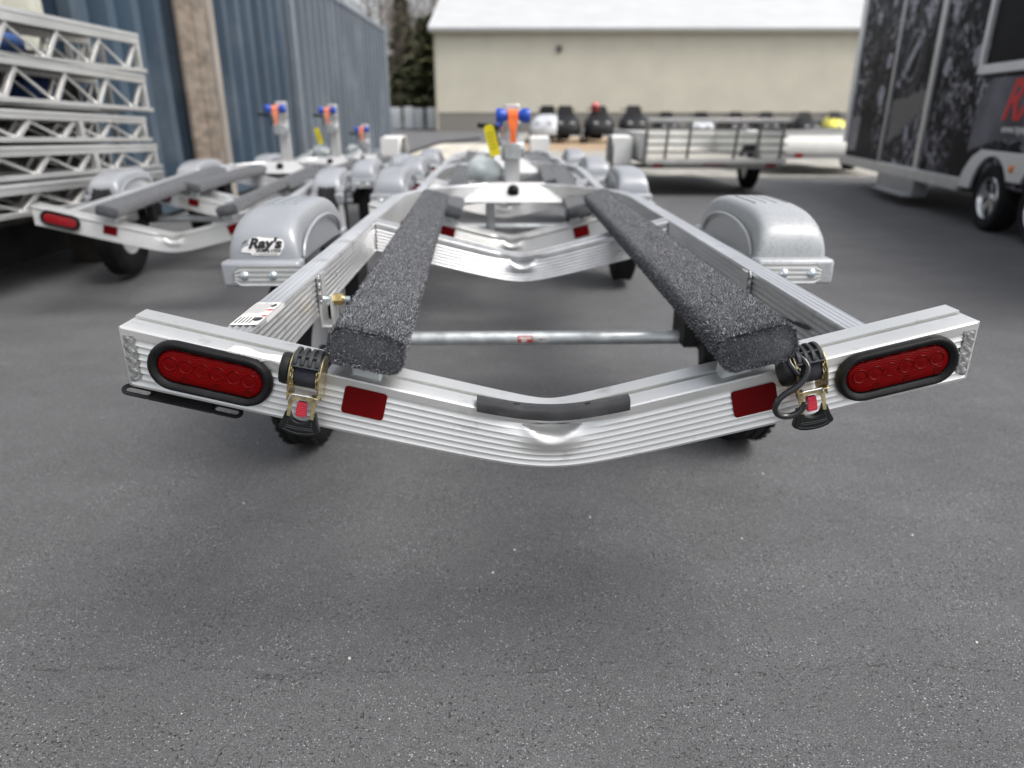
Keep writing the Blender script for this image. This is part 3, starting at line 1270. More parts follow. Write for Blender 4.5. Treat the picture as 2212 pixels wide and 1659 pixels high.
# ---- retractable tie-downs
def tie_down(parent, x, hook=False):
    sgn = 1 if x > 0 else -1
    zt = beam_top(abs(x))
    # local frame: X along arm (to the viewer's right), Y towards the viewer, Z up
    ang = math.atan(SLOPE) * sgn
    M = Matrix.Translation((x, -.002, zt - .038)) @ Matrix.Rotation(-ang * .85, 4, 'Y') @ Matrix.Scale(-1, 4, (0, 1, 0))
    M3 = M
    root = empty('tie_down_strap', parent=parent)
    root.matrix_local = Matrix.Translation((x, -.002, zt + .006)) @ Matrix.Rotation(-ang * .85, 4, 'Y') @ Matrix.Diagonal((.88, .95, .97, 1))
    F = Matrix.Scale(-1, 4, (0, 1, 0))          # builds with Y out, stored with Y in

    def put(name, mb, m, **k):
        mb.v = [(a, -b, c) for a, b, c in mb.v]
        return obj(name, mb, m, root, **k)
    cy, cz = .026, .0
    sp = MB()
    sp.lathe([(.0235, -.0180), (.0243, -.0168), (.0243, .0168), (.0235, .0180)], 40, Matrix.Translation((0, cy, cz)) @ Matrix.Rotation(R(90), 4, 'Y'))
    put('webbing_spool', sp, WEB)
    for e in (-1, 1):
        gd = MB()
        for off, rr in ((.0195, .0268), (.0225, .0272)):
            outer = []
            for i in range(48):
                t = 2 * math.pi * i / 48
                r_ = rr if (i // 2) % 2 == 0 else rr - .0026
                outer.append((r_ * math.cos(t), r_ * math.sin(t)))
            gd.prism(outer, .0016, Matrix.Translation((e * off - .0008, cy, cz)) @ Matrix.Rotation(R(90), 4, 'Y') @ Matrix.Rotation(off * 40, 4, 'Z'))
        put('ratchet_gear', gd, GOLD)
        sd_ = MB()
        poly = []
        for i in range(13):
            t = R(-10 + 200 * i / 12)
            poly.append((.030 * math.cos(t) + cy - .001, .030 * math.sin(t) + cz))
        poly += [(.000, -.030), (.004, -.050), (.014, -.050), (.022, -.040), (.046, -.034), (.052, -.026)]
        # polygon is (y, z) -> prism axes: map local XY->(Y,Z), Z->X
        Mp = Matrix(((0, 0, 1, e * .0252 - (.0012 if e > 0 else .0008)), (1, 0, 0, 0), (0, 1, 0, 0), (0, 0, 0, 1)))
        sd_.prism(poly, .0022, Mp)
        put('side_plate', sd_, GOLD, bevel=.0004)
    kn = MB()
    kn.lathe([(.022, 0), (.0245, .002), (.0250, .010), (.0235, .0155), (.012, .0165), (.001, .0165)], 32,
             Matrix.Translation((-.0275, cy, cz)) @ Matrix.Rotation(R(-90), 4, 'Y'))
    put('spring_housing', kn, PLAST_B)
    # ribbed cover over the spool
    base = MB()
    rows = []
    for i in range(10):
        t = R(30 + 125 * i / 9)
        rows.append([(-.024, cy + r_ * math.cos(t), cz + r_ * math.sin(t)) for r_ in (.0285, .0305)] + [(.024, cy + r_ * math.cos(t), cz + r_ * math.sin(t)) for r_ in (.0305, .0285)])
    base.sweep(rows)
    cv = put('cover', base, PLAST_G)
    for k in range(4):
        bl = MB()
        x0 = -.0185 + k * .0123
        rows = []
        for i in range(8):
            t = R(36 + 100 * i / 7)
            rr = .0365 if 0 < i < 7 else .033
            rows.append([(x0 - .0038, cy + .0298 * math.cos(t), cz + .0298 * math.sin(t)), (x0 - .0030, cy + rr * math.cos(t), cz + rr * math.sin(t)),
                         (x0 + .0030, cy + rr * math.cos(t), cz + rr * math.sin(t)), (x0 + .0038, cy + .0298 * math.cos(t), cz + .0298 * math.sin(t))])
        bl.sweep(rows)
        bl.v = [(a, -b, c) for a, b, c in bl.v]
        obj('cover_rib', bl, PLAST_G, cv, bevel=.0009)
    for k in range(3):
        pn = MB()
        x0 = -.0185 + (k + .5) * .0123
        t = R(62)
        pn.cyl((x0 - .005, cy + .0335 * math.cos(t), cz + .0335 * math.sin(t)), (x0 + .005, cy + .0335 * math.cos(t), cz + .0335 * math.sin(t)), .0022, n=8)
        pn.v = [(a, -b, c) for a, b, c in pn.v]
        obj('cover_pin', pn, PLAST_G, cv)
    # strap running back over the beam
    stp = MB()
    rows = []
    pth = [(.018, .026), (.008, .028), (-.002, .020), (-.012, .0050), (-.028, -.0002), (-.055, -.0008), (-.084, -.0008)]
    for (yy, zz) in pth:
        rows.append([(-.0165, yy, zz), (.0165, yy, zz), (.0165, yy + .001, zz - .0025), (-.0165, yy + .001, zz - .0025)])
    stp.sweep(rows)
    stp.v = [(a + .006, b, c) for a, b, c in stp.v]
    put('strap', stp, WEB)
    # gold release arch with stamped word
    ar = MB()
    yo = .050
    outer, inner = [], []
    n = 16
    for i in range(n + 1):
        t = math.pi * i / n
        outer.append((.0232 * math.cos(t), -.047 + .0155 * math.sin(t) ** .9))
        inner.append((.0160 * math.cos(t), -.051 + .0110 * math.sin(t)))
    outer = [(.0225, -.070)] + outer + [(-.0225, -.070)]
    inner = [(.0165, -.070)] + inner + [(-.0165, -.070)]
    rows = []
    tilt_y = lambda z: yo - .006 + (z + .045) * -.10
    for (ox, oz), (ix, iz) in zip(outer, inner):
        rows.append([(ox, tilt_y(oz), oz), (ix, tilt_y(iz), iz), (ix, tilt_y(iz) - .002, iz), (ox, tilt_y(oz) - .002, oz)])
    ar.sweep(rows)
    arc = put('release_arch', ar, GOLD, bevel=.0004)
    v, f = text_geo('RETRACTABLE', .0052, align='CENTER')
    w_ = max(p[0] for p in v)
    vv = []
    for p in v:
        a = p[0] / w_ * .62
        rad = .0165 + p[1]
        vx, vz = rad * math.sin(a) * 1.05, -.0495 + rad * math.cos(a) * .78
        vv.append((vx, -(tilt_y(vz) + .0004), vz))
    obj('stamped_word', MB().add(vv, f), mat('stamped_gold', (.66, .60, .42), .35, .8), arc, smooth=0)
    wr = MB()
    wr.tube([(-.017, yo - .004, -.040), (-.017, yo - .001, -.0315), (.017, yo - .001, -.0315), (.017, yo - .004, -.040)], .0013, 8)
    put('wire_bail', wr, ZINC)
    for e in (-1, 1):
        fl = MB()
        fl.box((e * .0205, .046, -.0315), (.012, .014, .002))
        fl.box((e * .0245, .044, -.0365), (.002, .012, .012))
        put('hinge_tab', fl, GOLD, bevel=.0005)
    # red button
    bt = MB()
    rows = []
    for z, wz in ((-.0450, .0070), (-.0475, .0080), (-.060, .0090), (-.0675, .0088), (-.0690, .0080)):
        rows.append([(-wz, yo - .014, z), (-wz, yo - .007, z), (-wz + .001, yo - .006, z), (wz - .001, yo - .006, z), (wz, yo - .007, z), (wz, yo - .014, z)])
    bt.sweep(rows)
    bto = put('release_button', bt, RED_BTN, bevel=.0006)
    for k in range(5):
        rb_ = MB()
        z = -.0495 - k * .0038
        rb_.cyl((-.0058, yo - .0062, z), (.0058, yo - .0062, z), .0010, n=8)
        rb_.v = [(a, -b, c) for a, b, c in rb_.v]
        obj('button_ridge', rb_, RED_BTN, bto)
    # flared black grip
    gp = MB()
    top = [(.0255, -.0625), (.0180, -.0625), (.0165, -.0705), (.0130, -.0755), (.0065, -.0785), (0, -.0795)]
    top = top + [(-a, b) for a, b in reversed(top[:-1])]
    bot = [(.0272, -.068), (.0300, -.078), (.0345, -.0885), (.0350, -.0915), (.0330, -.0935), (.024, -.0985), (.012, -.1012), (0, -.1018)]
    bot = bot + [(-a, b) for a, b in reversed(bot[:-1])]
    loop = top[::-1] + bot
    Mg = Matrix(((1, 0, 0, 0), (0, 0, 1, yo - .017), (0, 1, 0, 0), (0, 0, 0, 1)))
    gp.prism(loop, .0120, Mg)
    gpo = put('grip', gp, PLAST_B, bevel=.0022, seg=3)
    for pts in ([(-.0225, -.0860), (0, -.0875), (.0225, -.0860)], [(-.0235, -.0890), (0, -.0905), (.0235, -.0890)],
                [(-.027, -.0925), (-.014, -.0962), (0, -.0975), (.014, -.0962), (.027, -.0925)], [(-.0205, -.0835), (-.0195, -.0755)], [(.0205, -.0835), (.0195, -.0755)]):
        gl = MB()
        gl.tube([(a, -(yo - .0048), c) for a, c in pts], .0007, 6)
        obj('grip_line', gl, PLAST_G, gpo)
    if hook:
        hk = MB()
        ctl = [(.002, .030, .040), (.010, .040, .038), (.017, .050, .030), (.017, .058, .020), (.008, .062, .008), (-.010, .064, -.004), (-.028, .064, -.013), (-.040, .064, -.024), (-.045, .064, -.038), (-.041, .063, -.051), (-.030, .062, -.059),
               (-.016, .062, -.060), (-.003, .062, -.054), (.005, .062, -.043), (.006, .062, -.038)]
        sm = []
        for i in range(len(ctl) - 1):
            p0, p1, p2, p3 = (Vector(ctl[max(0, min(len(ctl) - 1, i + k))]) for k in (-1, 0, 1, 2))
            for j in range(5):
                t = j / 5
                sm.append(.5 * ((2 * p1) + (p2 - p0) * t + (2 * p0 - 5 * p1 + 4 * p2 - p3) * t * t + (3 * p1 - p0 - 3 * p2 + p3) * t ** 3))
        sm.append(Vector(ctl[-1]))
        sm = [Vector((p.x - .026, p.y, p.z * (.80 if p.z < 0 else 1.0) - .012)) for p in sm]
        rr = [.0050] * len(sm)
        rr[-1], rr[-2] = .0030, .0043
        hk.tube(sm, rr, 12)
        put('s_hook', hk, VINYL, smooth=60)
        lp = MB()
        lp.tube([(-.030, .030, .026), (-.033, .045, .018), (-.027, .053, .006), (-.019, .052, -.002)], .0045, 10)
        put('hook_loop', lp, VINYL, smooth=60)
    return root


def webbing_material():
    m = bpy.data.materials.new('navy_webbing')
    m.use_nodes = True
    n, l = m.node_tree.nodes, m.node_tree.links
    b = n['Principled BSDF']
    b.inputs['Base Color'].default_value = (.016, .017, .030, 1)
    b.inputs['Roughness'].default_value = .7
    tc = n.new('ShaderNodeTexCoord')
    wv = n.new('ShaderNodeTexWave')
    wv.bands_direction = 'Z'
    wv.inputs['Scale'].default_value = 190
    l.new(tc.outputs['Object'], wv.inputs['Vector'])
    bp = n.new('ShaderNodeBump')
    bp.inputs['Strength'].default_value = .7
    bp.inputs['Distance'].default_value = .0015
    l.new(wv.outputs['Fac'], bp.inputs['Height'])
    l.new(bp.outputs[0], b.inputs['Normal'])
    return m


WEB = webbing_material()
tie_down(near_t, -.368)
tie_down(near_t, .378, hook=True)

# ---- stickers
wl_ = MB()
wl_.box((-.512, .205, .6688), (.046, .150, .0008))
wso = obj('warning_sticker', wl_, PAPER, near_t)
wl2 = MB()
wl2.box((-.4845, .222, .6650), (.0008, .11, .008))
obj('sticker_fold', wl2, PAPER, wso)
for k in range(6):
    q = MB()
    q.box((-.531 + k * .0052, .235 + .004 * (k % 2), .6694), (.0016, .075 - .006 * (k % 3), .0004))
    obj('print_line', q, INK, wso)
for k in range(5):
    q = MB()
    q.box((-.530 + k * .0060, .160, .6694), (.0022, .040 - .005 * (k % 2), .0004))
    obj('print_line', q, INK, wso)
for (x, y, w, h, m) in ((-.497, .255, .012, .030, INK), (-.4955, .225, .016, .012, INK_R), (-.499, .165, .016, .026, INK), (-.494, .185, .012, .014, INK_R)):
    q = MB()
    pts = []
    for i in range(9):
        a = 2 * math.pi * i / 9
        r_ = .6 + .5 * random.random()
        pts.append((w / 2 * r_ * math.cos(a), h / 2 * r_ * math.sin(a)))
    q.prism(pts, .0004, Matrix.Translation((x, y, .6692)))
    obj('print_picture', q, m, wso)

# torn paper label on the top edge, left of the tie-down
tp = MB()
rows = []
for i in range(13):
    f = i / 12
    x = -.492 + .085 * f
    z = beam_top(x) + .0012
    wdt = .016 + .005 * math.sin(f * 9) - .010 * max(0, f - .6)
    rows.append([(x, -.0022, z - .010 + .007 * f + .003 * math.sin(f * 11)), (x, -.0022, z - .0005), (x + .003, .004, z + .0009), (x + .004, wdt, z + .0010 + .0015 * abs(math.sin(f * 7)) * f)])
tp.sweep(rows, closed_profile=False)
tpo = obj('torn_label', tp, PAPER, near_t, smooth=20)
for k, (u, w) in enumerate(((.475, .006), (.468, .006), (.455, .018), (.450, .020))):
    q = MB()
    x = -u
    q.box((x, -.0028, beam_top(x) - .004), (.0016 if k < 2 else .012, .0004, .006 if k < 2 else .0008), )
    obj('print_line', q, INK, tpo)

# ---- shop sticker on the left fender's rear
T_TAB = []
acc = 0.
prev = None
for i in range(400):
    t = math.pi / 2 * i / 399
    p = fender_pt(t, 0, -.688, 1.10, 0)
    if prev is not None:
        acc += (p - prev).length
    T_TAB.append((acc, t))
    prev = p


def on_fender(x, v, eps):
    """x across (metres from fender centre), v arc length up from the skirt"""
    t = 0
    for a, tt in T_TAB:
        t = tt
        if a >= v:
            break
    u = max(-.98, min(.98, x / (F_W / 2)))
    p = fender_pt(t, u, -.688, 1.10, 0)
    p2 = fender_pt(t + .01, u, -.688, 1.10, 0)
    p3 = fender_pt(t, u + .01, -.688, 1.10, 0)
    nrm = (p2 - p).cross(p3 - p).normalized()
    if nrm.y > 0:
        nrm = -nrm
    return p + nrm * eps


def fender_text(name, s, size, x0, v0, m, eps, parent, shear=0., offset=0., width=None):
    v, f = text_geo(s, size, shear, offset)
    sx = 1.
    if width:
        xs = [p[0] for p in v]
        sx = width / (max(xs) - min(xs))
    return obj(name, MB().add([tuple(on_fender(x0 + p[0] * sx, v0 + p[1], eps)) for p in v], f), m, parent, smooth=0)


fenders = [o for o in near_t.children if o.name.startswith('fender') and not o.name.startswith('fender_')]
fen_l = min(fenders, key=lambda o: sum(v.co.x for v in o.data.vertices) / len(o.data.vertices))
X0, V0 = -.050, .028
back = MB()
outline = [(-.006, .006), (-.004, .014), (.004, .020), (.014, .022), (.014, .030), (.020, .042), (.045, .044), (.062, .037), (.085, .041), (.104, .038), (.108, .030), (.106, .016), (.100, .010), (.098, .004), (.092, -.003), (.022, -.003), (.019, .004), (.004, .005)]
# fill as a grid of quads clipped to the outline rows so it follows the curved face
yrs = [-.003 + .047 * i / 28 for i in range(29)]


def span(y):
    xs = []
    n = len(outline)
    for i in range(n):
        (xa, ya), (xb, yb) = outline[i], outline[(i + 1) % n]
        if (ya - y) * (yb - y) < 0:
            xs.append(xa + (xb - xa) * (y - ya) / (yb - ya))
    return (min(xs), max(xs)) if len(xs) > 1 else None


rows = []
for y in yrs:
    sp_ = span(min(max(y, -.0029), .0435))
    if sp_:
        rows.append([tuple(on_fender(X0 + sp_[0] + (sp_[1] - sp_[0]) * k / 16, V0 + y, .0016)) for k in range(17)])
back.sweep(rows, closed_profile=False)
sto = obj('shop_sticker', back, PAPER, fen_l, smooth=60)
sto['label'] = "white shop sticker reading Ray's Sport & Cycle"
fender_text('sticker_name', "Ray's", .034, X0 + .013, V0 + .0165, INK, .0034, sto, shear=.28, offset=.0017, width=.090)
fender_text('sticker_trade', 'SPORT & CYCLE', .0092, X0 + .034, V0 + .0062, INK, .0034, sto, shear=.15, offset=.0004, width=.064)
fender_text('sticker_address', 'www.rayssportandcycle.com', .0058, X0 + .024, V0 - .0012, INK, .0034, sto, width=.064)
sw = MB()
rows = []
for i in range(25):
    f = i / 24
    a = R(200 - 190 * f)
    cx, cz = .050, .0215
    rx, rz = .054, .019
    wv = .0016 * math.sin(math.pi * f) + .0002
    rows.append([tuple(on_fender(X0 + cx + rx * math.cos(a), V0 + cz + rz * math.sin(a) + wv, .0030)), tuple(on_fender(X0 + cx + rx * math.cos(a), V0 + cz + rz * math.sin(a) - wv, .0030))])
sw.sweep(rows[:9], closed_profile=False)
obj('sticker_swoosh', sw, INK, sto, smooth=0)

# scuffs: dark rubbed mark on the right rail's inner face, scratches on the left one
sc_ = MB()
for k in range(14):
    y0 = .22 + .012 * k
    sc_.box((.4853, y0, .630 - .0016 * k + .002 * random.random()), (.0006, .015, .0035 + .004 * random.random()))
obj('scuff_mark', sc_, mat('rubbed_mark', (.06, .065, .065), .6), near_t)
for k, (y, z, dy, dz_) in enumerate(((.43, .628, .010, .020), (.72, .635, .014, .016))):
    q = MB()
    q.bar((-.4846, y, z), (-.4846, y + dy, z - dz_), .0008, .0010, up=(1, 0, 0))
    obj('scratch', q, mat('bright_scratch', (.9, .9, .9), .3, .6), near_t)

# ------------------------------------------------------------------ the other trailers
trailer('watercraft_trailer', .0, 3.30, yaw=.3, pitch=1.2, dz=-.085, ht=.69, straps=ORANGE, led=False, post_h=-.02,
        label="second trailer in the middle row, bow rails arching just behind the nearest trailer's winch post")
trailer('watercraft_trailer', -.05, 4.62, yaw=.5, pitch=.6, dz=-.085, ht=.69, post_h=-.04,
        label='third trailer in the middle row, mostly hidden, fender tops showing behind the second trailer')
trailer('watercraft_trailer', -.08, 6.10, yaw=.5, pitch=.4, dz=-.09, ht=.69, post=False,
        label='farthest trailer in the middle row, only its fender tops showing')
trailer('watercraft_trailer', -1.735, 3.66, yaw=5.0, pitch=1.6, dz=-.13, ht=.665, wr=.30, wy=.98, straps=SALMON, post_h=.10,
        label='front trailer of the left row, its red tail light beside the truss stack')
trailer('watercraft_trailer', -1.78, 4.75, yaw=.6, pitch=.8, dz=-.12, ht=.66, straps=SALMON, tagm=True, post_h=.12, wrap=True,
        label='second trailer of the left row, yellow tag on its winch post')
trailer('watercraft_trailer', -1.72, 6.3, yaw=1.6, pitch=.0, dz=-.14, ht=.66, straps=SALMON, post_h=-.03, wrap=True,
        label='farthest trailer of the left row with a short winch post near the container end')

# ------------------------------------------------------------------ shipping containers on the left
def corrugated_wall(length, z0, z1, pitch=.46, depth=.16):
    """sheet in local x (length) / z, corrugation towards +y"""
    xs = []
    x = 0.
    while x < length - pitch:
        xs += [(x, 0), (x + pitch * .30, 0), (x + pitch * .42, -depth), (x + pitch * .88, -depth)]
        x += pitch
    xs += [(x, 0), (length, 0)]
    rows = [[(a, b, z0), (a, b, z1)] for a, b in xs]
    return MB().sweep(rows, closed_profile=False)


def container(name, y0, y1, xface, h, wallm, framem, label, depth=2.4, frame_y=True):
    """long side parallel to the world Y axis, outer face at x = xface, body towards -x"""
    t = empty(name, (xface, y0, 0))
    L = y1 - y0
    w = corrugated_wall(L - .24, .17, h - .12)
    w.v = [(b - .012, a + .12, c) for a, b, c in w.v]
    obj('side_wall', w, wallm, t, smooth=0)
    for yy in (.06, L - .06):
        for xx in (-.06, -depth + .06):
            k = MB()
            k.box((xx, yy, h / 2), (.12, .12, h - .24))
            obj('corner_post', k, framem, t, bevel=.008)
            for zz in (.06, h - .06):
                k = MB()
                k.box((xx, yy, zz), (.135, .135, .118))
                obj('corner_casting', k, framem, t, bevel=.008)
    for xx in (-.05, -depth + .05):
        for zz in (.10, h - .07):
            k = MB()
            k.box((xx, L / 2, zz), (.08, L - .26, .12 if zz < 1 else .09))
            obj('side_rail', k, framem, t, bevel=.006)
    k = MB()
    k.box((-depth / 2, L / 2, h - .05), (depth - .2, L - .26, .03))
    obj('roof', k, wallm, t)
    for yy in (.05, L - .05):
        k = MB()
        k.box((-depth / 2, yy, h / 2), (depth - .26, .04, h - .2))
        obj('end_wall', k, wallm, t)
    k = MB()
    k.box((-depth + .05, L / 2, h / 2), (.03, L - .26, h - .3))
    obj('back_wall', k, wallm, t)
    tag(t, label, 'container', 'shipping containers along the left side')
    return t


BLUE1 = mat('container_blue_dark', (.044, .074, .110), .42, var=.18, vscale=1.6, dirt=(.12, .15, .18), dscale=1.1, dlo=.5, dhi=.8, stretch=(1, 1, .3))
BLUE1F = mat('container_blue_frame', (.058, .085, .115), .42, var=.2, vscale=3)
BLUE2 = mat('container_blue_grey', (.115, .138, .165), .5, var=.14, vscale=1.2, dirt=(.22, .25, .28), dscale=.8, dlo=.5, dhi=.8, stretch=(1, 1, .4))
BLUE2F = mat('container_blue_grey_frame', (.19, .22, .255), .45, var=.15, vscale=3)
CREAM = mat('container_cream', (.58, .58, .50), .55, var=.12, vscale=1.5, dirt=(.42, .34, .22), dscale=2.2, dlo=.62, dhi=.75)
container('shipping_container', 6.36, 12.25, -3.52, 3.2, BLUE1, BLUE1F, 'dark blue corrugated shipping container behind the truss stack and wooden panel')
container('shipping_container', 12.5, 21.65, -3.46, 3.2, BLUE2, BLUE2F, 'paler grey blue shipping container, far end of the left side row')
container('shipping_container', -.5, 6.22, -3.66, 3.2, CREAM, CREAM, 'cream shipping container, its top showing above the truss stack')

# wooden panel of boards with a pale batten, leaning on the blue container
pn = empty('wooden_panel', (-3.46, 8.16, 0))
for k in range(2):
    wm = mat('weathered_board_%d' % k, [(.225, .180, .140), (.205, .165, .130)][k], .85, var=.45, vscale=4.5, stretch=(1, .6, 2.4), bump=.4, bscale=50, detail=9, dirt=(.30, .26, .22), dscale=2.6, dlo=.48, dhi=.72)
    q = MB()
    q.box((.01 * k, .19 + .375 * k, 1.62), (.04, .37, 3.2))
    obj('plank', q, wm, pn, bevel=.004)
q = MB()
q.box((.02, .86, 1.62), (.05, .17, 3.22))
obj('batten', q, mat('pale_batten', (.33, .295, .26), .75, var=.2, vscale=9, stretch=(1, 1, .2)), pn, bevel=.004)
tag(pn, 'weathered brown plank panel with a pale upright batten against the blue container', 'wooden panel')

# ------------------------------------------------------------------ stacked aluminium dock trusses
def truss_frame(z0, z1, y0, y1, tilt, idx, label, chord=.062, pitch=.36, midpost=None):
    t = empty('dock_truss', (-2.76, y1, 0))
    L = y1 - y0
    h = z1 - z0
    for side, xx in enumerate((0., -.36)):
        k = MB()
        k.bar((xx, 0, z1 - chord / 2), (xx, -L, z1 - chord / 2 + tilt * L), .05, chord)
        k.bar((xx + .027, 0, z1 - chord * .28), (xx + .027, -L, z1 - chord * .28 + tilt * L), .006, .012)
        obj('top_chord', k, ALU, t, bevel=.004)
        k = MB()
        k.bar((xx, .05, z0 + .015), (xx, -L, z0 + .015 + tilt * L), .05, .028)
        obj('bottom_chord', k, ALU, t, bevel=.003)
        k = MB()
        k.bar((xx, -.02, z0 + .03), (xx, -.02, z1 - chord), .045, .04, up=(0, 1, 0))
        obj('end_post', k, ALU, t, bevel=.003)
        n = int(L / pitch)
        zt, zb = z1 - chord - .002, z0 + .03
        for i in range(n):
            ya, yb, yc = -.05 - i * pitch, -.05 - (i + .30) * pitch, -.05 - (i + 1) * pitch
            for a, b, w in (((xx, ya, zt - tilt * ya), (xx, yb, zb - tilt * yb), .030), ((xx - .014, yb, zb - tilt * yb), (xx - .014, yc, zt - tilt * yc), .016)):
                k = MB()
                k.bar(a, b, w, w * .8, up=(1, 0, 0))
                obj('diagonal', k, ALU, t, bevel=.002)
        if midpost and side == 0:
            k = MB()
            k.bar((.004, -midpost, z0 + .03 + tilt * midpost), (.004, -midpost, z1 - chord + tilt * midpost), .04, .045, up=(0, 1, 0))
            obj('middle_post', k, ALU, t, bevel=.003)
    dk = MB()
    dk.bar((-.18, -.02, z1 - .018), (-.18, -L, z1 - .018 + tilt * L), .30, .022)
    obj('deck_panel', dk, mat('dark_deck_panel', (.09, .085, .08), .8, var=.3, vscale=6), t)
    for i in range(4):
        yy = -.02 - i * L / 4
        k = MB()
        k.bar((-.025, yy, z0 + .013 - tilt * yy), (-.335, yy, z0 + .013 - tilt * yy), .03, .022)
        obj('rung', k, ALU, t)
    tag(t, label, 'truss', 'aluminium dock trusses in the stack')


truss_frame(1.282, 1.545, 1.2, 5.76, .000, 0, 'topmost aluminium dock truss of the stack on the left', chord=.075, pitch=.47)
truss_frame(1.010, 1.268, 1.2, 5.76, .029, 1, 'second dock truss from the top of the stack', chord=.062, pitch=.47)
truss_frame(.800, .975, 1.2, 5.66, .032, 2, 'third dock truss from the top, a short upright in its middle', chord=.050, pitch=.43, midpost=.85)
truss_frame(.598, .782, 1.2, 5.76, .030, 3, 'fourth dock truss from the top of the stack', chord=.056, pitch=.43, midpost=.85)
truss_frame(.405, .587, 1.2, 5.80, .028, 4, 'lowest dock truss of the stack, propped above the asphalt', chord=.060, pitch=.5)
for i_, yy in enumerate((2.4, 5.15)):
    k = MB()
    for zz in (.10, .30):
        k.box((0, 0, zz), (.40, .18, .196))
    o = obj('timber_block', k, mat('old_timber', (.05, .042, .035), .9, var=.3, vscale=9), bevel=.006)
    o.location = (-2.94, yy, 0.002)
    o.scale = (1, 1, 1.01 + .03 * (5.8 - yy) * .9 - .0)
    tag(o, ['timber block pile under the near end of the truss stack', 'timber block pile under the far end of the truss stack'][i_], 'timber block', 'timber blocks under the trusses')

# stored goods behind the trusses
STORED = [((-3.32, 5.05, 1.42), (.22, .30, .15), (.05, .12, .34), 'blue bin behind the topmost truss'),
          ((-3.32, 4.55, 1.40), (.20, .34, .10), (.62, .62, .58), 'white bag behind the topmost truss'),
          ((-3.32, 5.30, 1.12), (.24, .46, .20), (.035, .09, .30), 'folded blue tarp behind the second truss'),
          ((-3.32, 4.75, 1.12), (.22, .38, .17), (.60, .58, .50), 'crumpled white sack beside the blue tarp'),
          ((-3.32, 4.75, .88), (.22, .56, .13), (.50, .46, .33), 'tan bundle behind the third truss'),
          ((-3.32, 5.35, .88), (.22, .40, .13), (.42, .43, .40), 'grey bundle behind the third truss'),
          ((-3.32, 4.85, .68), (.22, .56, .14), (.48, .47, .42), 'pale bundle behind the fourth truss'),
          ((-3.32, 5.20, .45), (.24, .54, .17), (.40, .37, .30), 'dull brown bundle behind the lowest truss')]
# shelf they stand on
sh = empty('storage_shelf', (-3.32, 4.35, 0))
k = MB()
k.box((-.15, 0, .72), (.02, 3.5, 1.42))
obj('shade_panel', k, mat('dark_shade_panel', (.035, .034, .033), .85, var=.4, vscale=5), sh)  # dark sheet added so the space behind the trusses reads as shade
for zz in (.35, .59, .80, 1.01, 1.33):
    k = MB()
    k.box((0.015, 0, zz), (.29, 3.5, .024))
    obj('shelf_board', k, mat('shelf_board', (.10, .09, .08), .8, var=.3, vscale=8), sh)
for yy in (-1.72, 1.72):
    for xx in (-.12, .13):
        k = MB()
        k.box((xx, yy, .75), (.035, .035, 1.5))
        obj('shelf_post', k, mat('shelf_post', (.16, .16, .16), .6), sh)
tag(sh, 'dark storage shelf standing behind the stacked trusses, backed by an added shade panel', 'shelf')
for i, (c, s_, colr, lab) in enumerate(STORED):
    k = MB()
    zb = max(z for z in (.362, .602, .812, 1.022, 1.342) if z <= c[2] - s_[2] / 2 + .06)
    k.sphere((0, 0, s_[2] / 2), .5, 16, 10)
    k.v = [(math.copysign(abs(2 * a) ** .45, a) * s_[0] / 2, math.copysign(abs(2 * b) ** .45, b) * s_[1] / 2, s_[2] / 2 + math.copysign(abs(2 * (c_ - s_[2] / 2)) ** .55, c_ - s_[2] / 2) * s_[2] / 2) for a, b, c_ in k.v]
    k.v = [(a + random.uniform(-.008, .008), b + random.uniform(-.012, .012), c_ + random.uniform(-.006, .006) if c_ > .02 else c_) for a, b, c_ in k.v]
    o = obj('stored_bundle', k, mat('bundle_%d' % i, colr, .7, var=.25, vscale=14, bump=.4, bscale=30), smooth=60)
    o.location = (c[0], c[1], zb + .004)
    tag(o, lab, 'bundle', 'goods stored behind the trusses')

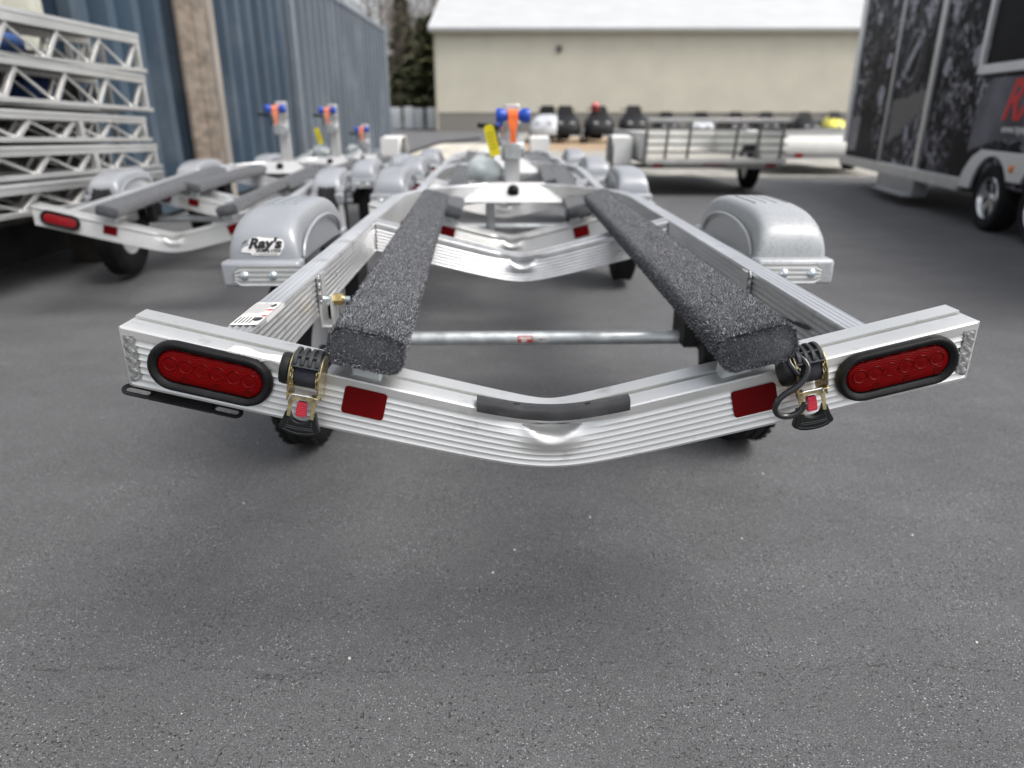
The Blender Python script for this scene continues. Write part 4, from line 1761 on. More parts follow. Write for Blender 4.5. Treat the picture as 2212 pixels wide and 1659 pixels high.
# ------------------------------------------------------------------ enclosed trailer on the right
def enclosed_trailer():
    t = empty('enclosed_trailer', (4.25, 6.37, 0), (0, 0, math.atan2(-.987, -.158)))
    wrapm = bpy.data.materials.new('printed_black_wrap')
    wrapm.use_nodes = True
    n, l = wrapm.node_tree.nodes, wrapm.node_tree.links
    b = n['Principled BSDF']
    tc = n.new('ShaderNodeTexCoord')
    no = n.new('ShaderNodeTexNoise')
    no.inputs['Scale'].default_value = 2.6
    no.inputs['Detail'].default_value = 7
    no.inputs['Roughness'].default_value = .62
    no.inputs['Distortion'].default_value = .7
    l.new(tc.outputs['Object'], no.inputs['Vector'])
    cr = n.new('ShaderNodeValToRGB')
    cr.color_ramp.elements[0].position = .52
    cr.color_ramp.elements[0].color = (.012, .012, .015, 1)
    cr.color_ramp.elements[1].position = .80
    cr.color_ramp.elements[1].color = (.08, .08, .095, 1)
    l.new(no.outputs['Fac'], cr.inputs[0])
    n2 = n.new('ShaderNodeTexNoise')
    n2.inputs['Scale'].default_value = 7.5
    n2.inputs['Detail'].default_value = 5
    n2.inputs['Distortion'].default_value = 1.6
    l.new(tc.outputs['Object'], n2.inputs['Vector'])
    c2 = n.new('ShaderNodeValToRGB')
    c2.color_ramp.elements[0].position = .50
    c2.color_ramp.elements[0].color = (0, 0, 0, 1)
    c2.color_ramp.elements[1].position = .72
    c2.color_ramp.elements[1].color = (.52, .52, .58, 1)
    l.new(n2.outputs['Fac'], c2.inputs[0])
    n3 = n.new('ShaderNodeTexNoise')
    n3.inputs['Scale'].default_value = 1.1
    n3.inputs['Detail'].default_value = 2
    l.new(tc.outputs['Object'], n3.inputs['Vector'])
    m3 = n.new('ShaderNodeMapRange')
    m3.inputs['From Min'].default_value = .40
    m3.inputs['From Max'].default_value = .56
    l.new(n3.outputs['Fac'], m3.inputs['Value'])
    sc3 = n.new('ShaderNodeVectorMath')
    sc3.operation = 'SCALE'
    l.new(c2.outputs[0], sc3.inputs[0])
    l.new(m3.outputs[0], sc3.inputs['Scale'])
    ad3 = n.new('ShaderNodeVectorMath')
    l.new(cr.outputs[0], ad3.inputs[0])
    l.new(sc3.outputs[0], ad3.inputs[1])
    l.new(ad3.outputs[0], b.inputs['Base Color'])
    b.inputs['Roughness'].default_value = .35
    b.inputs['Specular IOR Level'].default_value = .02
    MOLD = mat('grey_moulding', (.56, .56, .56), .4, .6, var=.1, vscale=6)
    MOLDL = mat('pale_moulding', (.66, .67, .68), .4, .4, var=.06, vscale=6)
    k = MB()
    k.box((-.75, 1.06, 1.50), (8.46, 2.06, 2.24))
    obj('body', k, wrapm, t, bevel=.02)
    # raised side panels, each to its moulding
    for x0, x1 in ((-4.96, -3.36), (-3.28, -2.10), (-1.96, 3.42)):
        q = MB()
        q.box(((x0 + x1) / 2, .012, 1.50), (x1 - x0, .012, 2.2))
        obj('side_panel', q, wrapm, t)
    for nm, x, w, m, z0, z1 in (('corner_moulding', -5.02, .20, MOLDL, .60, 2.64), ('door_moulding', -3.32, .05, MOLD, .42, 2.6), ('door_moulding', -2.03, .11, MOLD, .42, 2.6)):
        q = MB()
        q.box((x, -.004, (z0 + z1) / 2), (w, .04, z1 - z0))
        obj(nm, q, m, t, bevel=.008)
    q = MB()
    q.box((-.75, 1.05, 2.64), (8.5, 2.1, .05))
    obj('roof', q, MOLDL, t, bevel=.01)
    q = MB()
    q.box((-2.92, -.006, .352), (4.22, .05, .125))
    obj('sill', q, MOLD, t, bevel=.008)
    q = MB()
    q.box((-2.55, -.02, .40), (1.32, .03, .05))
    obj('door_sill', q, MOLDL, t, bevel=.005)
    st = MB()
    st.box((-2.55, .04, .215), (1.26, .16, .20))
    st.box((-2.55, -.07, .120), (1.22, .10, .025))
    obj('entry_step', st, mat('step_metal', (.40, .41, .43), .4, .7, var=.1, vscale=9), t, bevel=.004)
    ub = MB()
    ub.box((-.75, 1.05, .30), (8.2, 1.5, .12))
    obj('chassis', ub, BLACKMETAL, t)
    # window frame
    for nm, c, s_ in (('window_frame', (-.86, -.012, 1.98), (.075, .05, 1.28)), ('window_frame', (1.30, -.012, 1.375), (4.25, .06, .085))):
        q = MB()
        q.box(c, s_)
        obj(nm, q, MOLDL, t, bevel=.01)
    q = MB()
    q.box((1.30, .002, 2.0), (4.15, .016, 1.14))
    obj('window_panel', q, mat('window_panel_print', (.010, .010, .012), .4, var=.5, vscale=1.2, spec=.03), t)
    sw_ = MB()
    pts = [(-.80, 2.55), (-.80, 2.30), (-.62, 2.02), (-.35, 2.12), (0, 2.30), (.5, 2.42), (1.2, 2.5), (1.2, 2.56)]
    sw_.prism(pts, .003, Matrix(((1, 0, 0, 0), (0, 0, -1, -.007), (0, 1, 0, 0), (0, 0, 0, 1))))
    GREY = mat('print_grey', (.16, .16, .18), .35, spec=.02, var=.5, vscale=7, detail=8)
    GREYD = mat('print_dark_grey', (.055, .055, .065), .35, spec=.02, var=.5, vscale=5, detail=8)
    LIGHT = mat('print_pale', (.34, .34, .38), .35, spec=.02, var=.35, vscale=12)
    obj('print_swoosh', sw_, mat('print_pale_sky', (.40, .40, .45), .35, var=.2, vscale=3), t)
    PM = Matrix(((1, 0, 0, 0), (0, 0, -1, .005), (0, 1, 0, 0), (0, 0, 0, 1)))

    def shape(name, pts, m, dpt=.002):
        q = MB()
        q.prism(pts, dpt, PM)
        obj(name, q, m, t, smooth=0)

    def star(cx, cz, r_, a0=0.):
        return [(cx + (r_ if i % 2 == 0 else r_ * .42) * math.sin(a0 + math.pi * i / 5), cz + (r_ if i % 2 == 0 else r_ * .42) * math.cos(a0 + math.pi * i / 5)) for i in range(10)]
    for cx, cz, r_ in ((-3.05, 2.20, .15), (-2.50, 2.03, .18), (-3.75, 2.36, .13), (-1.75, 2.02, .14), (-4.3, 2.2, .13)):
        shape('print_star', star(cx, cz, r_, .2), LIGHT)

    def ellipse(cx, cz, a, c, n=40):
        return [(cx + a * math.cos(2 * math.pi * i / n), cz + c * math.sin(2 * math.pi * i / n)) for i in range(n)]
    for cx, cz, a, m in ((-2.78, 1.63, .40, GREYD),):
        q = MB()
        q.ring(ellipse(cx, cz, a, a * 1.15), ellipse(cx, cz, a * .78, a * .92), .0024, PM)
        obj('print_tyre', q, m, t, smooth=0)
        q = MB()
        q.ring(ellipse(cx, cz, a * .62, a * .74), ellipse(cx, cz, a * .50, a * .62), .0024, PM)
        obj('print_rim', q, GREY, t, smooth=0)
    shape('print_fork', [(-2.55, 1.95), (-2.46, 1.90), (-3.10, 1.28), (-3.20, 1.33)], LIGHT)
    rs_ = random.Random(5)

    def blob(cx, cz, a, c, m, name):
        shape(name, [(cx + a * (.7 + .5 * rs_.random()) * math.cos(2 * math.pi * i / 14), cz + c * (.7 + .5 * rs_.random()) * math.sin(2 * math.pi * i / 14)) for i in range(14)], m)
    for cx, cz, a, c, m in ((-3.62, 1.62, .10, .10, LIGHT), (-3.72, 1.20, .12, .13, LIGHT), (-1.72, 1.45, .09, .09, LIGHT), (-1.05, 1.52, .09, .10, LIGHT)):
        blob(cx, cz, a, c, m, 'print_patch')
    shape('print_leg', [(-4.92, .95), (-4.45, .95), (-4.5, .5), (-4.88, .5)], mat('print_denim', (.14, .14, .17), .4, var=.3, vscale=8))
    shape('print_road', [(-3.25, 1.15), (-2.15, 1.25), (-2.15, 1.05), (-3.20, .62)], mat('print_slate', (.045, .048, .062), .4, var=.2, vscale=4))
    shape('print_glow', [(-.84, .66), (-.80, 1.12), (-.62, 1.30), (1.6, 1.30), (1.6, .80), (-.3, .78)], mat('print_mist', (.14, .14, .16), .35, spec=.02, var=.6, vscale=1.6))
    # lettering
    for name, s_, size, x, z, m, shr, off, dy in (('letters', "RAY'S", .46, -.30, .955, mat('letter_red', (.62, .02, .025), .4, spec=.2), .35, .010, -.0015),
                                                   ('address', 'www.rayssportandcycle.com', .095, -.235, .845, mat('letter_white', (.75, .75, .75), .4), .1, .002, -.0018)):
        v, f = text_geo(s_, size, shr, off)
        obj(name, MB().add([(x + p[0], dy, z + p[1]) for p in v], f), m, t, smooth=0)
    # teardrop fender over tandem wheels
    W1, W2, ra, zc = -.20, .66, .355, .29
    poly = [(-.83, .335), (-.74, .50), (-.62, .62), (-.46, .69), (1.0, .69), (1.16, .60), (1.28, .42), (1.33, .335)]
    inner = [(1.0, .30)]
    for c0, a0, a1 in ((W2, 5, 152), (W1, 28, 172)):
        for i in range(13):
            a = R(a0 + (a1 - a0) * i / 12)
            inner.append((c0 + ra * math.cos(a), zc + ra * math.sin(a)))
    poly = poly + inner[1:]
    q = MB()
    q.prism(poly, .03, Matrix(((1, 0, 0, 0), (0, 0, -1, -.005), (0, 1, 0, 0), (0, 0, 0, 1))))
    obj('fender', q, MOLDL, t, bevel=.006)
    q = MB()
    q.lathe([(.001, .016), (.02, .015), (.033, .008), (.036, 0)], 20, Matrix.Translation((.175, -.036, .565)) @ Matrix.Rotation(R(90), 4, 'X'))
    obj('marker_light', q, mat('amber_lens', (.75, .20, .02), .3), t)
    for c0 in (W1, W2):
        Mw = Matrix.Translation((c0, .085, zc)) @ Matrix.Rotation(R(90), 4, 'X')
        r_ = .29
        ty = MB()
        prof = [(.185, -.09), (.22, -.105), (.265, -.10), (.285, -.08), (.29, -.06), (.29, .06), (.285, .08), (.265, .10), (.22, .105), (.185, .09)]
        rm = MB()
        rm.lathe([(.186, -.08), (.186, .085), (.178, .095), (.170, .085), (.160, .03), (.158, -.05)], 40)
        rm.lathe([(.001, .075), (.03, .075), (.042, .06), (.045, .02)], 24)
        for i in range(5):
            a = 2 * math.pi * i / 5 + .3
            for da in (-.14, .14):
                rm.bar((.035 * math.cos(a), .035 * math.sin(a), .05), (.168 * math.cos(a + da), .168 * math.sin(a + da), .062), .034, .025)
        ro = obj('wheel', rm, mat('chrome_rim', (.72, .73, .74), .18, .95, var=.1, vscale=9), t, M=Mw)
        ty.lathe(prof, 48, closed=True)
        obj('tyre', ty, TYRE, ro)
        q = MB()
        q.lathe([(.001, .0), (.157, .0), (.157, -.01)], 32)
        obj('brake_drum', q, BLACKMETAL, ro)
    jk = MB()
    jk.box((-4.7, .5, .16), (.09, .09, .30))
    jk.box((-4.7, .5, .012), (.22, .22, .02))
    obj('support_leg', jk, BLACKMETAL, t)
    tag(t, 'black enclosed trailer wrapped in grey motorcycle prints with red lettering', 'trailer')


enclosed_trailer()

# ------------------------------------------------------------------ utility trailers
def utility_wheel(parent, x, y, s=1):
    wheel(parent, x, y, .30, s, w=.17)


def fender_box(parent, x, y, m):
    k = MB()
    rows = []
    for a, z in ((-.42, .34), (-.40, .56), (-.30, .68), (-.15, .715), (.15, .715), (.30, .68), (.40, .56), (.42, .34)):
        rows.append([(x - .125, y + a, z), (x + .125, y + a, z), (x + .125, y + a * .93, z - .02), (x - .125, y + a * .93, z - .02)])
    k.sweep(rows)
    k.box((x, y - .425, .52), (.25, .012, .36))
    return obj('fender', k, m, parent, bevel=.006)


def gate_trailer():
    t = empty('utility_trailer', (2.58, 9.45, 0))
    GR = mat('grey_gate_steel', (.17, .17, .165), .5, .5, var=.2, vscale=9)
    PNL = mat('pale_side_panel', (.80, .80, .77), .5, .3, var=.12, vscale=3)
    hw = .86
    k = MB()
    k.box((0, 1.6, .40), (2 * hw - .05, 3.1, .05))
    obj('deck', k, mat('grey_deck', (.40, .38, .34), .8, var=.2, vscale=3), t)
    for s in (-1, 1):
        k = MB()
        k.box((s * hw, 1.62, .58), (.03, 3.1, .30))
        obj('side_panel', k, PNL, t, bevel=.004)
        k = MB()
        k.box((s * hw, 1.62, .745), (.05, 3.12, .035))
        obj('top_rail', k, ALU_W, t, bevel=.004)
        utility_wheel(t, s * (hw - .05 if s > 0 else hw + .20), 1.15, s)
        k = MB()
        k.box((s * (hw - .14), -.005, .385), (.13, .02, .05))
        obj('tail_light', k, LENS_F, t, bevel=.004)
    fender_box(t, -(hw + .21), 1.15, WHITE)
    k = MB()
    k.box((0, 3.16, .58), (2 * hw, .03, .32))
    obj('front_panel', k, PNL, t)
    k = MB()
    k.box((0, .03, .375), (2 * hw, .05, .07))
    obj('rear_sill', k, mat('dull_sill', (.38, .37, .35), .5, .4), t, bevel=.004)
    k = MB()
    k.box((0, 0.004, .40), (.30, .016, .03))
    obj('marker_light', k, LENS_F, t)
    ax = MB()
    ax.cyl((-hw - .1, 1.15, .30), (hw - .1, 1.15, .30), .03)
    obj('axle', ax, BLACKMETAL, t)
    tg = MB()
    tg.bar((0, 3.1, .36), (0, 4.6, .40), .08, .08)
    obj('tongue', tg, BLACKMETAL, t)
    # ramp gate
    gx, z0, z1 = .885, .43, .925
    g_ = MB()
    g_.bar((-gx, -.03, z1), (gx, -.03, z1 - .01), .045, .05)
    go = obj('ramp_gate', g_, mat('pale_gate_rail', (.66, .65, .63), .45, .5, var=.15, vscale=6), t, bevel=.004)
    for x in (-gx, -.62, -.34, .25, .53, .83):
        q = MB()
        q.bar((x - .03, -.03, z0), (x, -.03, z1 - .03), .03, .035, up=(0, 1, 0))
        obj('upright', q, GR, go)
    for i in range(5):
        q = MB()
        z = z0 + .02 + i * .092
        q.bar((-gx, -.028, z), (gx, -.028, z), .012, .022)
        obj('slat', q, GR, go)
    q = MB()
    q.bar((-gx, -.05, z0 + .005), (gx, -.05, z0 + .005), .03, .05)
    obj('gate_lip', q, mat('pale_gate_rail', (.5, .5, .5)), go)
    tag(t, 'utility trailer with a slatted grey ramp gate standing up at its rear', 'trailer', 'utility trailers across the lot')


def box_trailer():
    t = empty('utility_trailer', (5.45, 12.7, 0))
    PNL = mat('bright_aluminium_panel', (.40, .40, .39), .5, .3, var=.12, vscale=2)
    hw = .85
    k = MB()
    k.box((0, 1.5, .34), (2 * hw, 3.0, .06))
    obj('deck', k, mat('grey_deck', (.4, .38, .34)), t)
    k = MB()
    k.bar((-hw, .0, .33), (hw, .0, .33), .06, .10)
    obj('rear_sill', k, PNL, t, bevel=.004)
    rows = []
    k = MB()
    for y, z in ((-.01, .39), (.05, .58), (.16, .66), (.18, .74)):
        rows.append([(-hw, y, z), (hw, y, z), (hw, y + .02, z), (-hw, y + .02, z)])
    k.sweep(rows)
    obj('tailgate', k, PNL, t, bevel=.004)
    for s in (-1, 1):
        k = MB()
        k.box((s * hw, 1.6, .56), (.03, 2.9, .36))
        obj('side_panel', k, PNL, t)
        k = MB()
        k.box((s * (hw - .28), -.045, .335), (.12, .03, .07))
        obj('tail_light', k, LENS_F, t, bevel=.004)
        utility_wheel(t, s * (hw + .14), 1.5, s)
        fender_box(t, s * (hw + .15), 1.5, WHITE)
    tag(t, 'utility trailer with a bright aluminium tailgate and two red lights beside the enclosed trailer', 'trailer', 'utility trailers across the lot')


def flatbed():
    t = empty('flatbed_trailer', (-.62, 9.3, 0))
    hw = .82
    for i in range(11):
        w = 2 * hw / 11
        k = MB()
        k.box((-hw + w * (i + .5), 2.4, .45), (w - .008, 4.8, .04))
        obj('plank', k, mat('cream_plank_%d' % (i % 3), [(.62, .58, .49), (.66, .62, .54), (.58, .54, .45)][i % 3], .75, var=.12, vscale=4, stretch=(2, .3, 1)), t)
    fr = MB()
    fr.box((0, 2.4, .395), (2 * hw + .06, 4.84, .06))
    obj('frame', fr, ALU_W, t, bevel=.004)
    for s in (-1, 1):
        utility_wheel(t, s * (hw + .17), 1.0, s)
        fender_box(t, s * (hw + .17), 1.0, WHITE)
    tg = MB()
    tg.bar((0, 4.8, .38), (0, 6.2, .40), .08, .08)
    obj('tongue', tg, BLACKMETAL, t)
    rd = MB()
    rd.tube([(-.78, .2, .50), (-.45, 1.6, .60), (.1, 2.9, .62)], .02, 8)
    obj('tie_rod', rd, BLACKMETAL, t)
    tag(t, 'low flatbed trailer with a cream plank deck and white box fenders', 'trailer', 'utility trailers across the lot')


gate_trailer()
box_trailer()
flatbed()

# ------------------------------------------------------------------ snowmobiles in a row on the dirt
def snowmobile(x, y, rot, hood, label):
    t = empty('snowmobile', (x, y, .008), (0, 0, R(rot)))
    k = MB()
    secs = [(.0, .30, .38, .26, .46), (.10, .44, .44, .24, .60), (.40, .50, .46, .22, .74), (.75, .46, .36, .24, .90), (1.0, .36, .24, .28, .96), (1.15, .30, .18, .30, .90)]
    rows = []
    for yy, wb, wt, z0, z1 in secs:
        rows.append([(-wb * .9, yy, z0), (-wb, yy, (z0 + z1) * .48), (-wt * .9, yy, z1 - .06), (-wt * .5, yy, z1), (wt * .5, yy, z1), (wt * .9, yy, z1 - .06), (wb, yy, (z0 + z1) * .48), (wb * .9, yy, z0)])
    k.sweep(rows)
    obj('hood', k, hood, t, smooth=50)
    k = MB()
    for s in (-1, 1):
        pass
    rows = []
    for yy, w, z0, z1 in ((1.1, .16, .34, .78), (1.4, .20, .34, .76), (2.2, .22, .36, .74), (2.8, .19, .40, .72)):
        rows.append([(-w, yy, z0), (w, yy, z0), (w * .85, yy, z1), (-w * .85, yy, z1)])
    k.sweep(rows)
    obj('seat', k, PLAST_B, t, bevel=.03)
    k = MB()
    k.box((0, 1.9, .20), (.40, 2.0, .24))
    obj('track', k, TYRE, t, bevel=.08, seg=3)
    k = MB()
    pts = [(-.30, .62, .78), (-.20, .80, 1.12), (0, .84, 1.16), (.20, .80, 1.12), (.30, .62, .78)]
    k.sweep([[(a, b, c), (a, b + .012, c)] for a, b, c in pts] + [], closed_profile=False)
    k.add([(-.30, .62, .78), (.30, .62, .78), (.20, .80, 1.12), (-.20, .80, 1.12)], [(0, 1, 2, 3)])
    obj('windshield', k, mat('smoked_screen', (.02, .02, .022), .4, var=.1, vscale=3, spec=.08), t)
    k = MB()
    k.tube([(-.36, 1.12, 1.02), (0, 1.05, .99), (.36, 1.12, 1.02)], .018, 8)
    obj('handlebar', k, PLAST_B, t)
    for s in (-1, 1):
        k = MB()
        k.tube([(s * .50, -.30, .16), (s * .50, -.22, .05), (s * .50, .0, .025), (s * .50, .75, .025)], [.03, .04, .05, .05], 8)
        sk = obj('ski', k, PLAST_B, t)
        k = MB()
        k.bar((s * .50, .30, .05), (s * .47, .34, .34), .05, .05)
        k.bar((s * .47, .32, .24), (s * .2, .40, .34), .035, .035)
        obj('spindle', k, PLAST_B, sk)
        k = MB()
        k.sphere((s * .19, .08, .60), .06, 12, 8, sc=(1.4, .5, .8))
        obj('headlight', k, mat('headlight_glass', (.35, .36, .38), .1), t, smooth=180)
    q_ = 1.12 if x < 5 else .94
    t.scale = (q_, q_, q_)
    tag(t, label, 'snowmobile', 'snowmobiles lined up before the building')


SN_BLK = mat('snow_black', (.016, .017, .018), .5, var=.2, vscale=3, spec=.2)
SN_WHT = mat('snow_white', (.55, .57, .60), .4, var=.2, vscale=3)
SN_YEL = mat('snow_yellow', (.78, .70, .12), .4, var=.1, vscale=3)
SN_RED = mat('snow_red', (.022, .018, .018), .45, var=.2, vscale=3, spec=.2, dirt=(.16, .02, .025), dscale=2.2, dlo=.50, dhi=.60)
for x, rot, m, lab in ((1.10, -12, SN_WHT, "white snowmobile behind the nearest trailer's winch post"),
                       (1.92, 0, SN_BLK, 'black snowmobile next to the white one, leftmost of the black ones'),
                       (3.18, 3, SN_BLK, 'black snowmobile with a red helmet resting on it'),
                       (4.38, 0, SN_BLK, 'black snowmobile left of the slatted trailer gate, right of the one with the helmet'),
                       (5.55, 0, SN_BLK, 'black snowmobile behind the left end of the slatted trailer gate'),
                       (6.75, -4, SN_WHT, 'white snowmobile showing above the slatted trailer gate'),
                       (8.05, 0, SN_RED, 'black and dark red snowmobile behind the slatted trailer gate'),
                       (9.15, 0, SN_BLK, 'black snowmobile behind the right end of the slatted trailer gate'),
                       (10.6, 5, SN_BLK, 'black snowmobile behind the bright aluminium tailgate'),
                       (11.75, 12, SN_YEL, 'yellow snowmobile next to the enclosed trailer')):
    snowmobile(x, 26.6, rot, m, lab)
hm = MB()
hm.sphere((0, 0, .17), .17, 20, 14, sc=(1, 1.15, 1))
hmo = obj('helmet', hm, mat('helmet_red', (.62, .10, .12), .3, coat=.4), smooth=180)
hmo.location = (3.00, 27.45, 1.045)
vz = MB()
vz.box((0, -.17, .17), (.24, .06, .09))
obj('visor', vz, PLAST_B, hmo, bevel=.02)
tag(hmo, 'pinkish red helmet resting on a black snowmobile', 'helmet')

# ------------------------------------------------------------------ metal building
def ribbed_material(name, base, rough, metal, period, depth, axis=0, var=.06):
    m = mat(name, base, rough, metal, var=var, vscale=.6)
    n, l = m.node_tree.nodes, m.node_tree.links
    tc = n.new('ShaderNodeTexCoord')
    wv = n.new('ShaderNodeTexWave')
    wv.bands_direction = 'X'
    wv.wave_profile = 'SAW'
    wv.inputs['Scale'].default_value = 1 / period * (2 * math.pi) / 20 * 2
    l.new(tc.outputs['Object'], wv.inputs['Vector'])
    bp = n.new('ShaderNodeBump')
    bp.inputs['Strength'].default_value = .5
    bp.inputs['Distance'].default_value = depth
    l.new(wv.outputs['Fac'], bp.inputs['Height'])
    l.new(bp.outputs[0], n['Principled BSDF'].inputs['Normal'])
    return m


bd = empty('metal_building', (-4.4, 45, 0))
WALLM = ribbed_material('tan_siding', (.62, .585, .475), .55, 0, .3, .02)
SKIRT = ribbed_material('taupe_wainscot', (.24, .225, .20), .55, 0, .3, .02)
ROOFM = ribbed_material('white_steel_roof', (.52, .535, .54), .6, 0, .4, .03)
k = MB()
k.box((15, 9, 3.25), (30, 18, 4.5))
obj('wall', k, WALLM, bd, smooth=0)
k = MB()
k.box((15, 9, .5), (30.06, 18.06, 1.0))
obj('wainscot', k, SKIRT, bd, smooth=0)
k = MB()
k.box((15, -.02, 1.03), (30.1, .06, .06))
obj('wainscot_trim', k, mat('taupe_trim', (.22, .2, .18), .5), bd)
k = MB()
rows = []
for y, z in ((-.55, 5.42), (9.0, 8.45), (18.55, 5.42)):
    rows.append([(-.35, y, z), (30.35, y, z), (30.35, y, z + .12), (-.35, y, z + .12)])
k.sweep(rows)
obj('roof', k, ROOFM, bd, smooth=0)
k = MB()
k.box((15, -.50, 5.36), (30.6, .05, .16))
obj('fascia', k, mat('taupe_fascia', (.30, .285, .25), .5), bd)
k = MB()
k.box((15, -.26, 5.34), (30.4, .46, .02))
obj('soffit', k, mat('taupe_soffit', (.28, .26, .23), .6), bd)
for x in (-.02, 30.02):
    k = MB()
    k.box((x, -.02, 2.7), (.14, .10, 5.3))
    obj('corner_trim', k, mat('tan_trim', (.45, .43, .34), .5), bd)
for gx in (0, 30):
    k = MB()
    k.prism([(0, 5.5), (9, 8.4), (18, 5.5)], .1, Matrix(((0, 0, 1, gx - .05), (1, 0, 0, 0), (0, 1, 0, 0), (0, 0, 0, 1))))
    obj('gable', k, WALLM, bd, smooth=0)
k = MB()
k.box((7.12, -.10, 4.52), (.34, .22, .22))
k.box((7.12, -.06, 4.34), (.2, .12, .16))
obj('wall_light', k, mat('wall_light_grey', (.12, .12, .12), .4), bd, bevel=.03)
tag(bd, 'long tan metal building with a taupe base and a white roof', 'building')

# ------------------------------------------------------------------ trees and wrapped pallets beyond the containers
def conifer(x, y, h, r, seed, label):
    rd = random.Random(seed)
    t = empty('conifer_tree', (x, y, 0))
    k = MB()
    k.tube([(0, 0, 0), (rd.uniform(-.1, .1), 0, h * .5), (0, 0, h * .97)], [h * .022, h * .013, .02], 8)
    obj('trunk', k, mat('conifer_bark', (.10, .075, .055), .9, var=.3, vscale=5), t)
    v, f = [], []
    for i in range(3000):
        q = rd.random() ** .8
        z = h * (.08 + .90 * q)
        rad = r * (1 - q) ** .8 * (.72 + .28 * math.sin(z * 7 + seed))
        a = rd.random() * 2 * math.pi
        d = rad * (.30 + .75 * rd.random() ** .6)
        c = Vector((d * math.cos(a), d * math.sin(a), z - d * .22 + rd.uniform(-.1, .1)))
        L = .34 + .34 * rd.random()
        out = Vector((math.cos(a), math.sin(a), -.35 + .3 * rd.random())).normalized()
        sd_ = Vector((-math.sin(a), math.cos(a), rd.uniform(-.4, .4)))
        o = len(v)
        v += [c - sd_ * L * .35, c + sd_ * L * .35, c + out * L]
        f.append((o, o + 1, o + 2))
    k = MB()
    k.add(v, f)
    obj('crown', k, mat('conifer_green_%d' % (seed % 3), [(.115, .140, .062), (.140, .145, .062), (.105, .122, .060)][seed % 3], .8, var=.45, vscale=1.5), t, smooth=0)
    tag(t, label, 'tree', 'trees between the container and the building')


def bare_tree(x, y, h, seed, label):
    rd = random.Random(seed)
    t = empty('bare_tree', (x, y, 0))
    k = MB()
    tw = MB()
    k.tube([(0, 0, 0), (rd.uniform(-.2, .2), 0, h * .4), (rd.uniform(-.3, .3), 0, h * .75), (rd.uniform(-.4, .4), .2, h)], [h * .014, h * .010, h * .006, .012], 7)

    def branch(p, d, L, r_, lev):
        q = p + d * L * .5 + Vector((rd.uniform(-.1, .1), rd.uniform(-.1, .1), .05)) * L
        e = q + (d + Vector((rd.uniform(-.3, .3), rd.uniform(-.3, .3), .25))).normalized() * L * .5
        tw.tube([p, q, e], [r_, r_ * .7, r_ * .35], 4, cap=False)
        if lev > 0:
            for _ in range(4):
                f_ = rd.uniform(.3, 1)
                b_ = p + (e - p) * f_
                nd = (d + Vector((rd.uniform(-.9, .9), rd.uniform(-.9, .9), rd.uniform(-.1, .7)))).normalized()
                branch(b_, nd, L * rd.uniform(.45, .65), r_ * .55, lev - 1)
    for i in range(22):
        z = h * (.20 + .76 * i / 22)
        a = rd.random() * 6.28
        d = Vector((math.cos(a), math.sin(a), rd.uniform(.4, 1.0))).normalized()
        branch(Vector((0, 0, z)), d, (h - z) * .42 + .5, .035, 3)
    bk = mat('bare_bark_%d' % (seed % 2), [(.20, .165, .135), (.155, .125, .10)][seed % 2], .9, var=.3, vscale=4)
    obj('trunk', k, bk, t)
    obj('crown', tw, bk, t, smooth=0)
    tag(t, label, 'tree', 'trees between the container and the building')


conifer(-8.35, 60, 9.3, 2.3, 3, 'tallest dark green conifer, standing left of the tan building')
conifer(-6.2, 61, 8.2, 2.2, 4, "olive green conifer close to the tan building's corner")
conifer(-7.6, 66, 8.6, 2.2, 5, 'dark conifer between the two nearer conifers')
bare_tree(-10.3, 57, 11.5, 11, 'pale bare tree right beside the far container')
bare_tree(-9.2, 68, 13.0, 12, 'tall bare tree behind the tallest conifer')
bare_tree(-11.6, 70, 13.0, 13, 'bare tree behind the pale bare one, by the container roof')
bare_tree(-6.6, 74, 12.0, 14, 'bare tree behind the conifers, nearest the white roof')
bare_tree(-8.0, 80, 14.0, 15, 'farthest bare tree, its twigs against the sky')
bare_tree(-13.5, 82, 14.0, 16, 'bare tree behind the container, leftmost of the grove')
wd_ = MB()
fv = []
rd = random.Random(3)
for i in range(9000):
    a = rd.uniform(-45, 40)
    y = rd.uniform(88, 100)
    z = 7.0 * rd.random() ** 1.3
    fv.append((a, y, z))
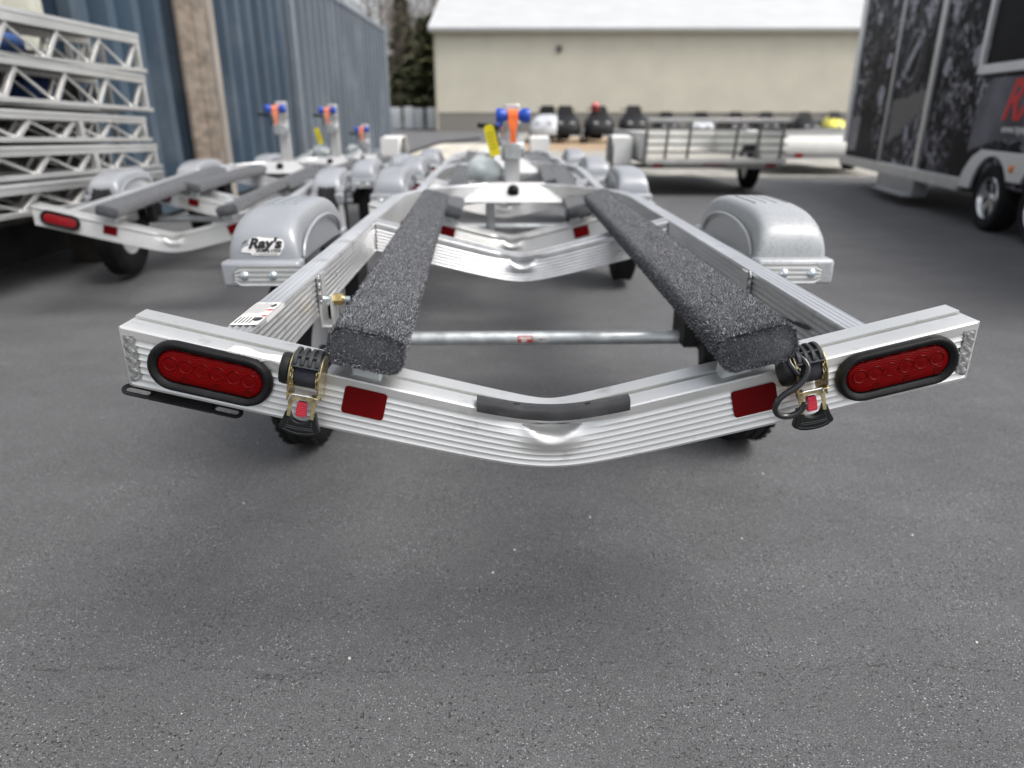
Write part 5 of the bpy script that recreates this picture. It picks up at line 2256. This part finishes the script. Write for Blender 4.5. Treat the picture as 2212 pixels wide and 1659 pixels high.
for (a, y, z) in fv:
    o_ = Vector((a, y, z))
    u = Vector((rd.uniform(-1, 1), rd.uniform(-1, 1), rd.uniform(-1, 1))) * .9
    w = Vector((rd.uniform(-1, 1), rd.uniform(-1, 1), rd.uniform(-1, 1))) * .9
    wd_.add([o_, o_ + u, o_ + w], [(0, 1, 2)])
wo = obj('far_wood', wd_, mat('far_wood_brown', (.13, .11, .075), .9, var=.4, vscale=.4), smooth=0)
tag(wo, 'brown far-off wood reading as one mass behind the trees', 'wood', kind='stuff')

for i, (x, h, c) in enumerate(((-9.75, 1.35, (.50, .51, .55)), (-8.95, 1.45, (.70, .72, .74)), (-8.2, 1.4, (.62, .65, .67)), (-7.35, 1.45, (.74, .76, .77)), (-6.6, 1.35, (.60, .63, .64)), (-5.75, 1.4, (.70, .73, .73)))):
    k = MB()
    rows = []
    for z, q in ((0, 1), (.12, 1.02), (h * .5, .99), (h * .9, .98), (h, .86)):
        rows.append([(a * q, b * q, z) for a, b in rrect(.68, .9, .12, 4)])
    k.sweep(rows)
    o = obj('wrapped_pallet', k, mat('pallet_wrap_%d' % i, c, .4, var=.2, vscale=3, stretch=(3, 3, .4), bump=.3, bscale=12), smooth=50)
    o.location = (x, 54 + .3 * (i % 2), 0)
    tag(o, ['darkest grey wrapped pallet, nearest the container', 'pale wrapped pallet, second from the container', 'grey wrapped pallet, third from the container',
            'palest wrapped pallet, fourth from the container', 'grey wrapped pallet, second from the tan building', 'pale wrapped pallet closest to the tan building'][i], 'pallet', 'wrapped pallets below the trees')

# ------------------------------------------------------------------ pale chips lying loose on the asphalt
ch = MB()
rd = random.Random(21)
for i in range(16):
    x, y = rd.uniform(-1.1, 1.1), rd.uniform(.6, 2.2)
    r_ = rd.uniform(.0015, .0036)
    pts = []
    for j in range(6):
        a = 2 * math.pi * j / 6
        pts.append((x + r_ * (.6 + .6 * rd.random()) * math.cos(a), y + r_ * (.6 + .6 * rd.random()) * math.sin(a)))
    ch.prism(pts, r_ * .6, z0=.0002)
cho = obj('stone_chips', ch, mat('pale_chip', (.62, .60, .55), .7), smooth=0)
tag(cho, 'loose pale stone chips scattered over the asphalt', 'stone chips', kind='stuff')
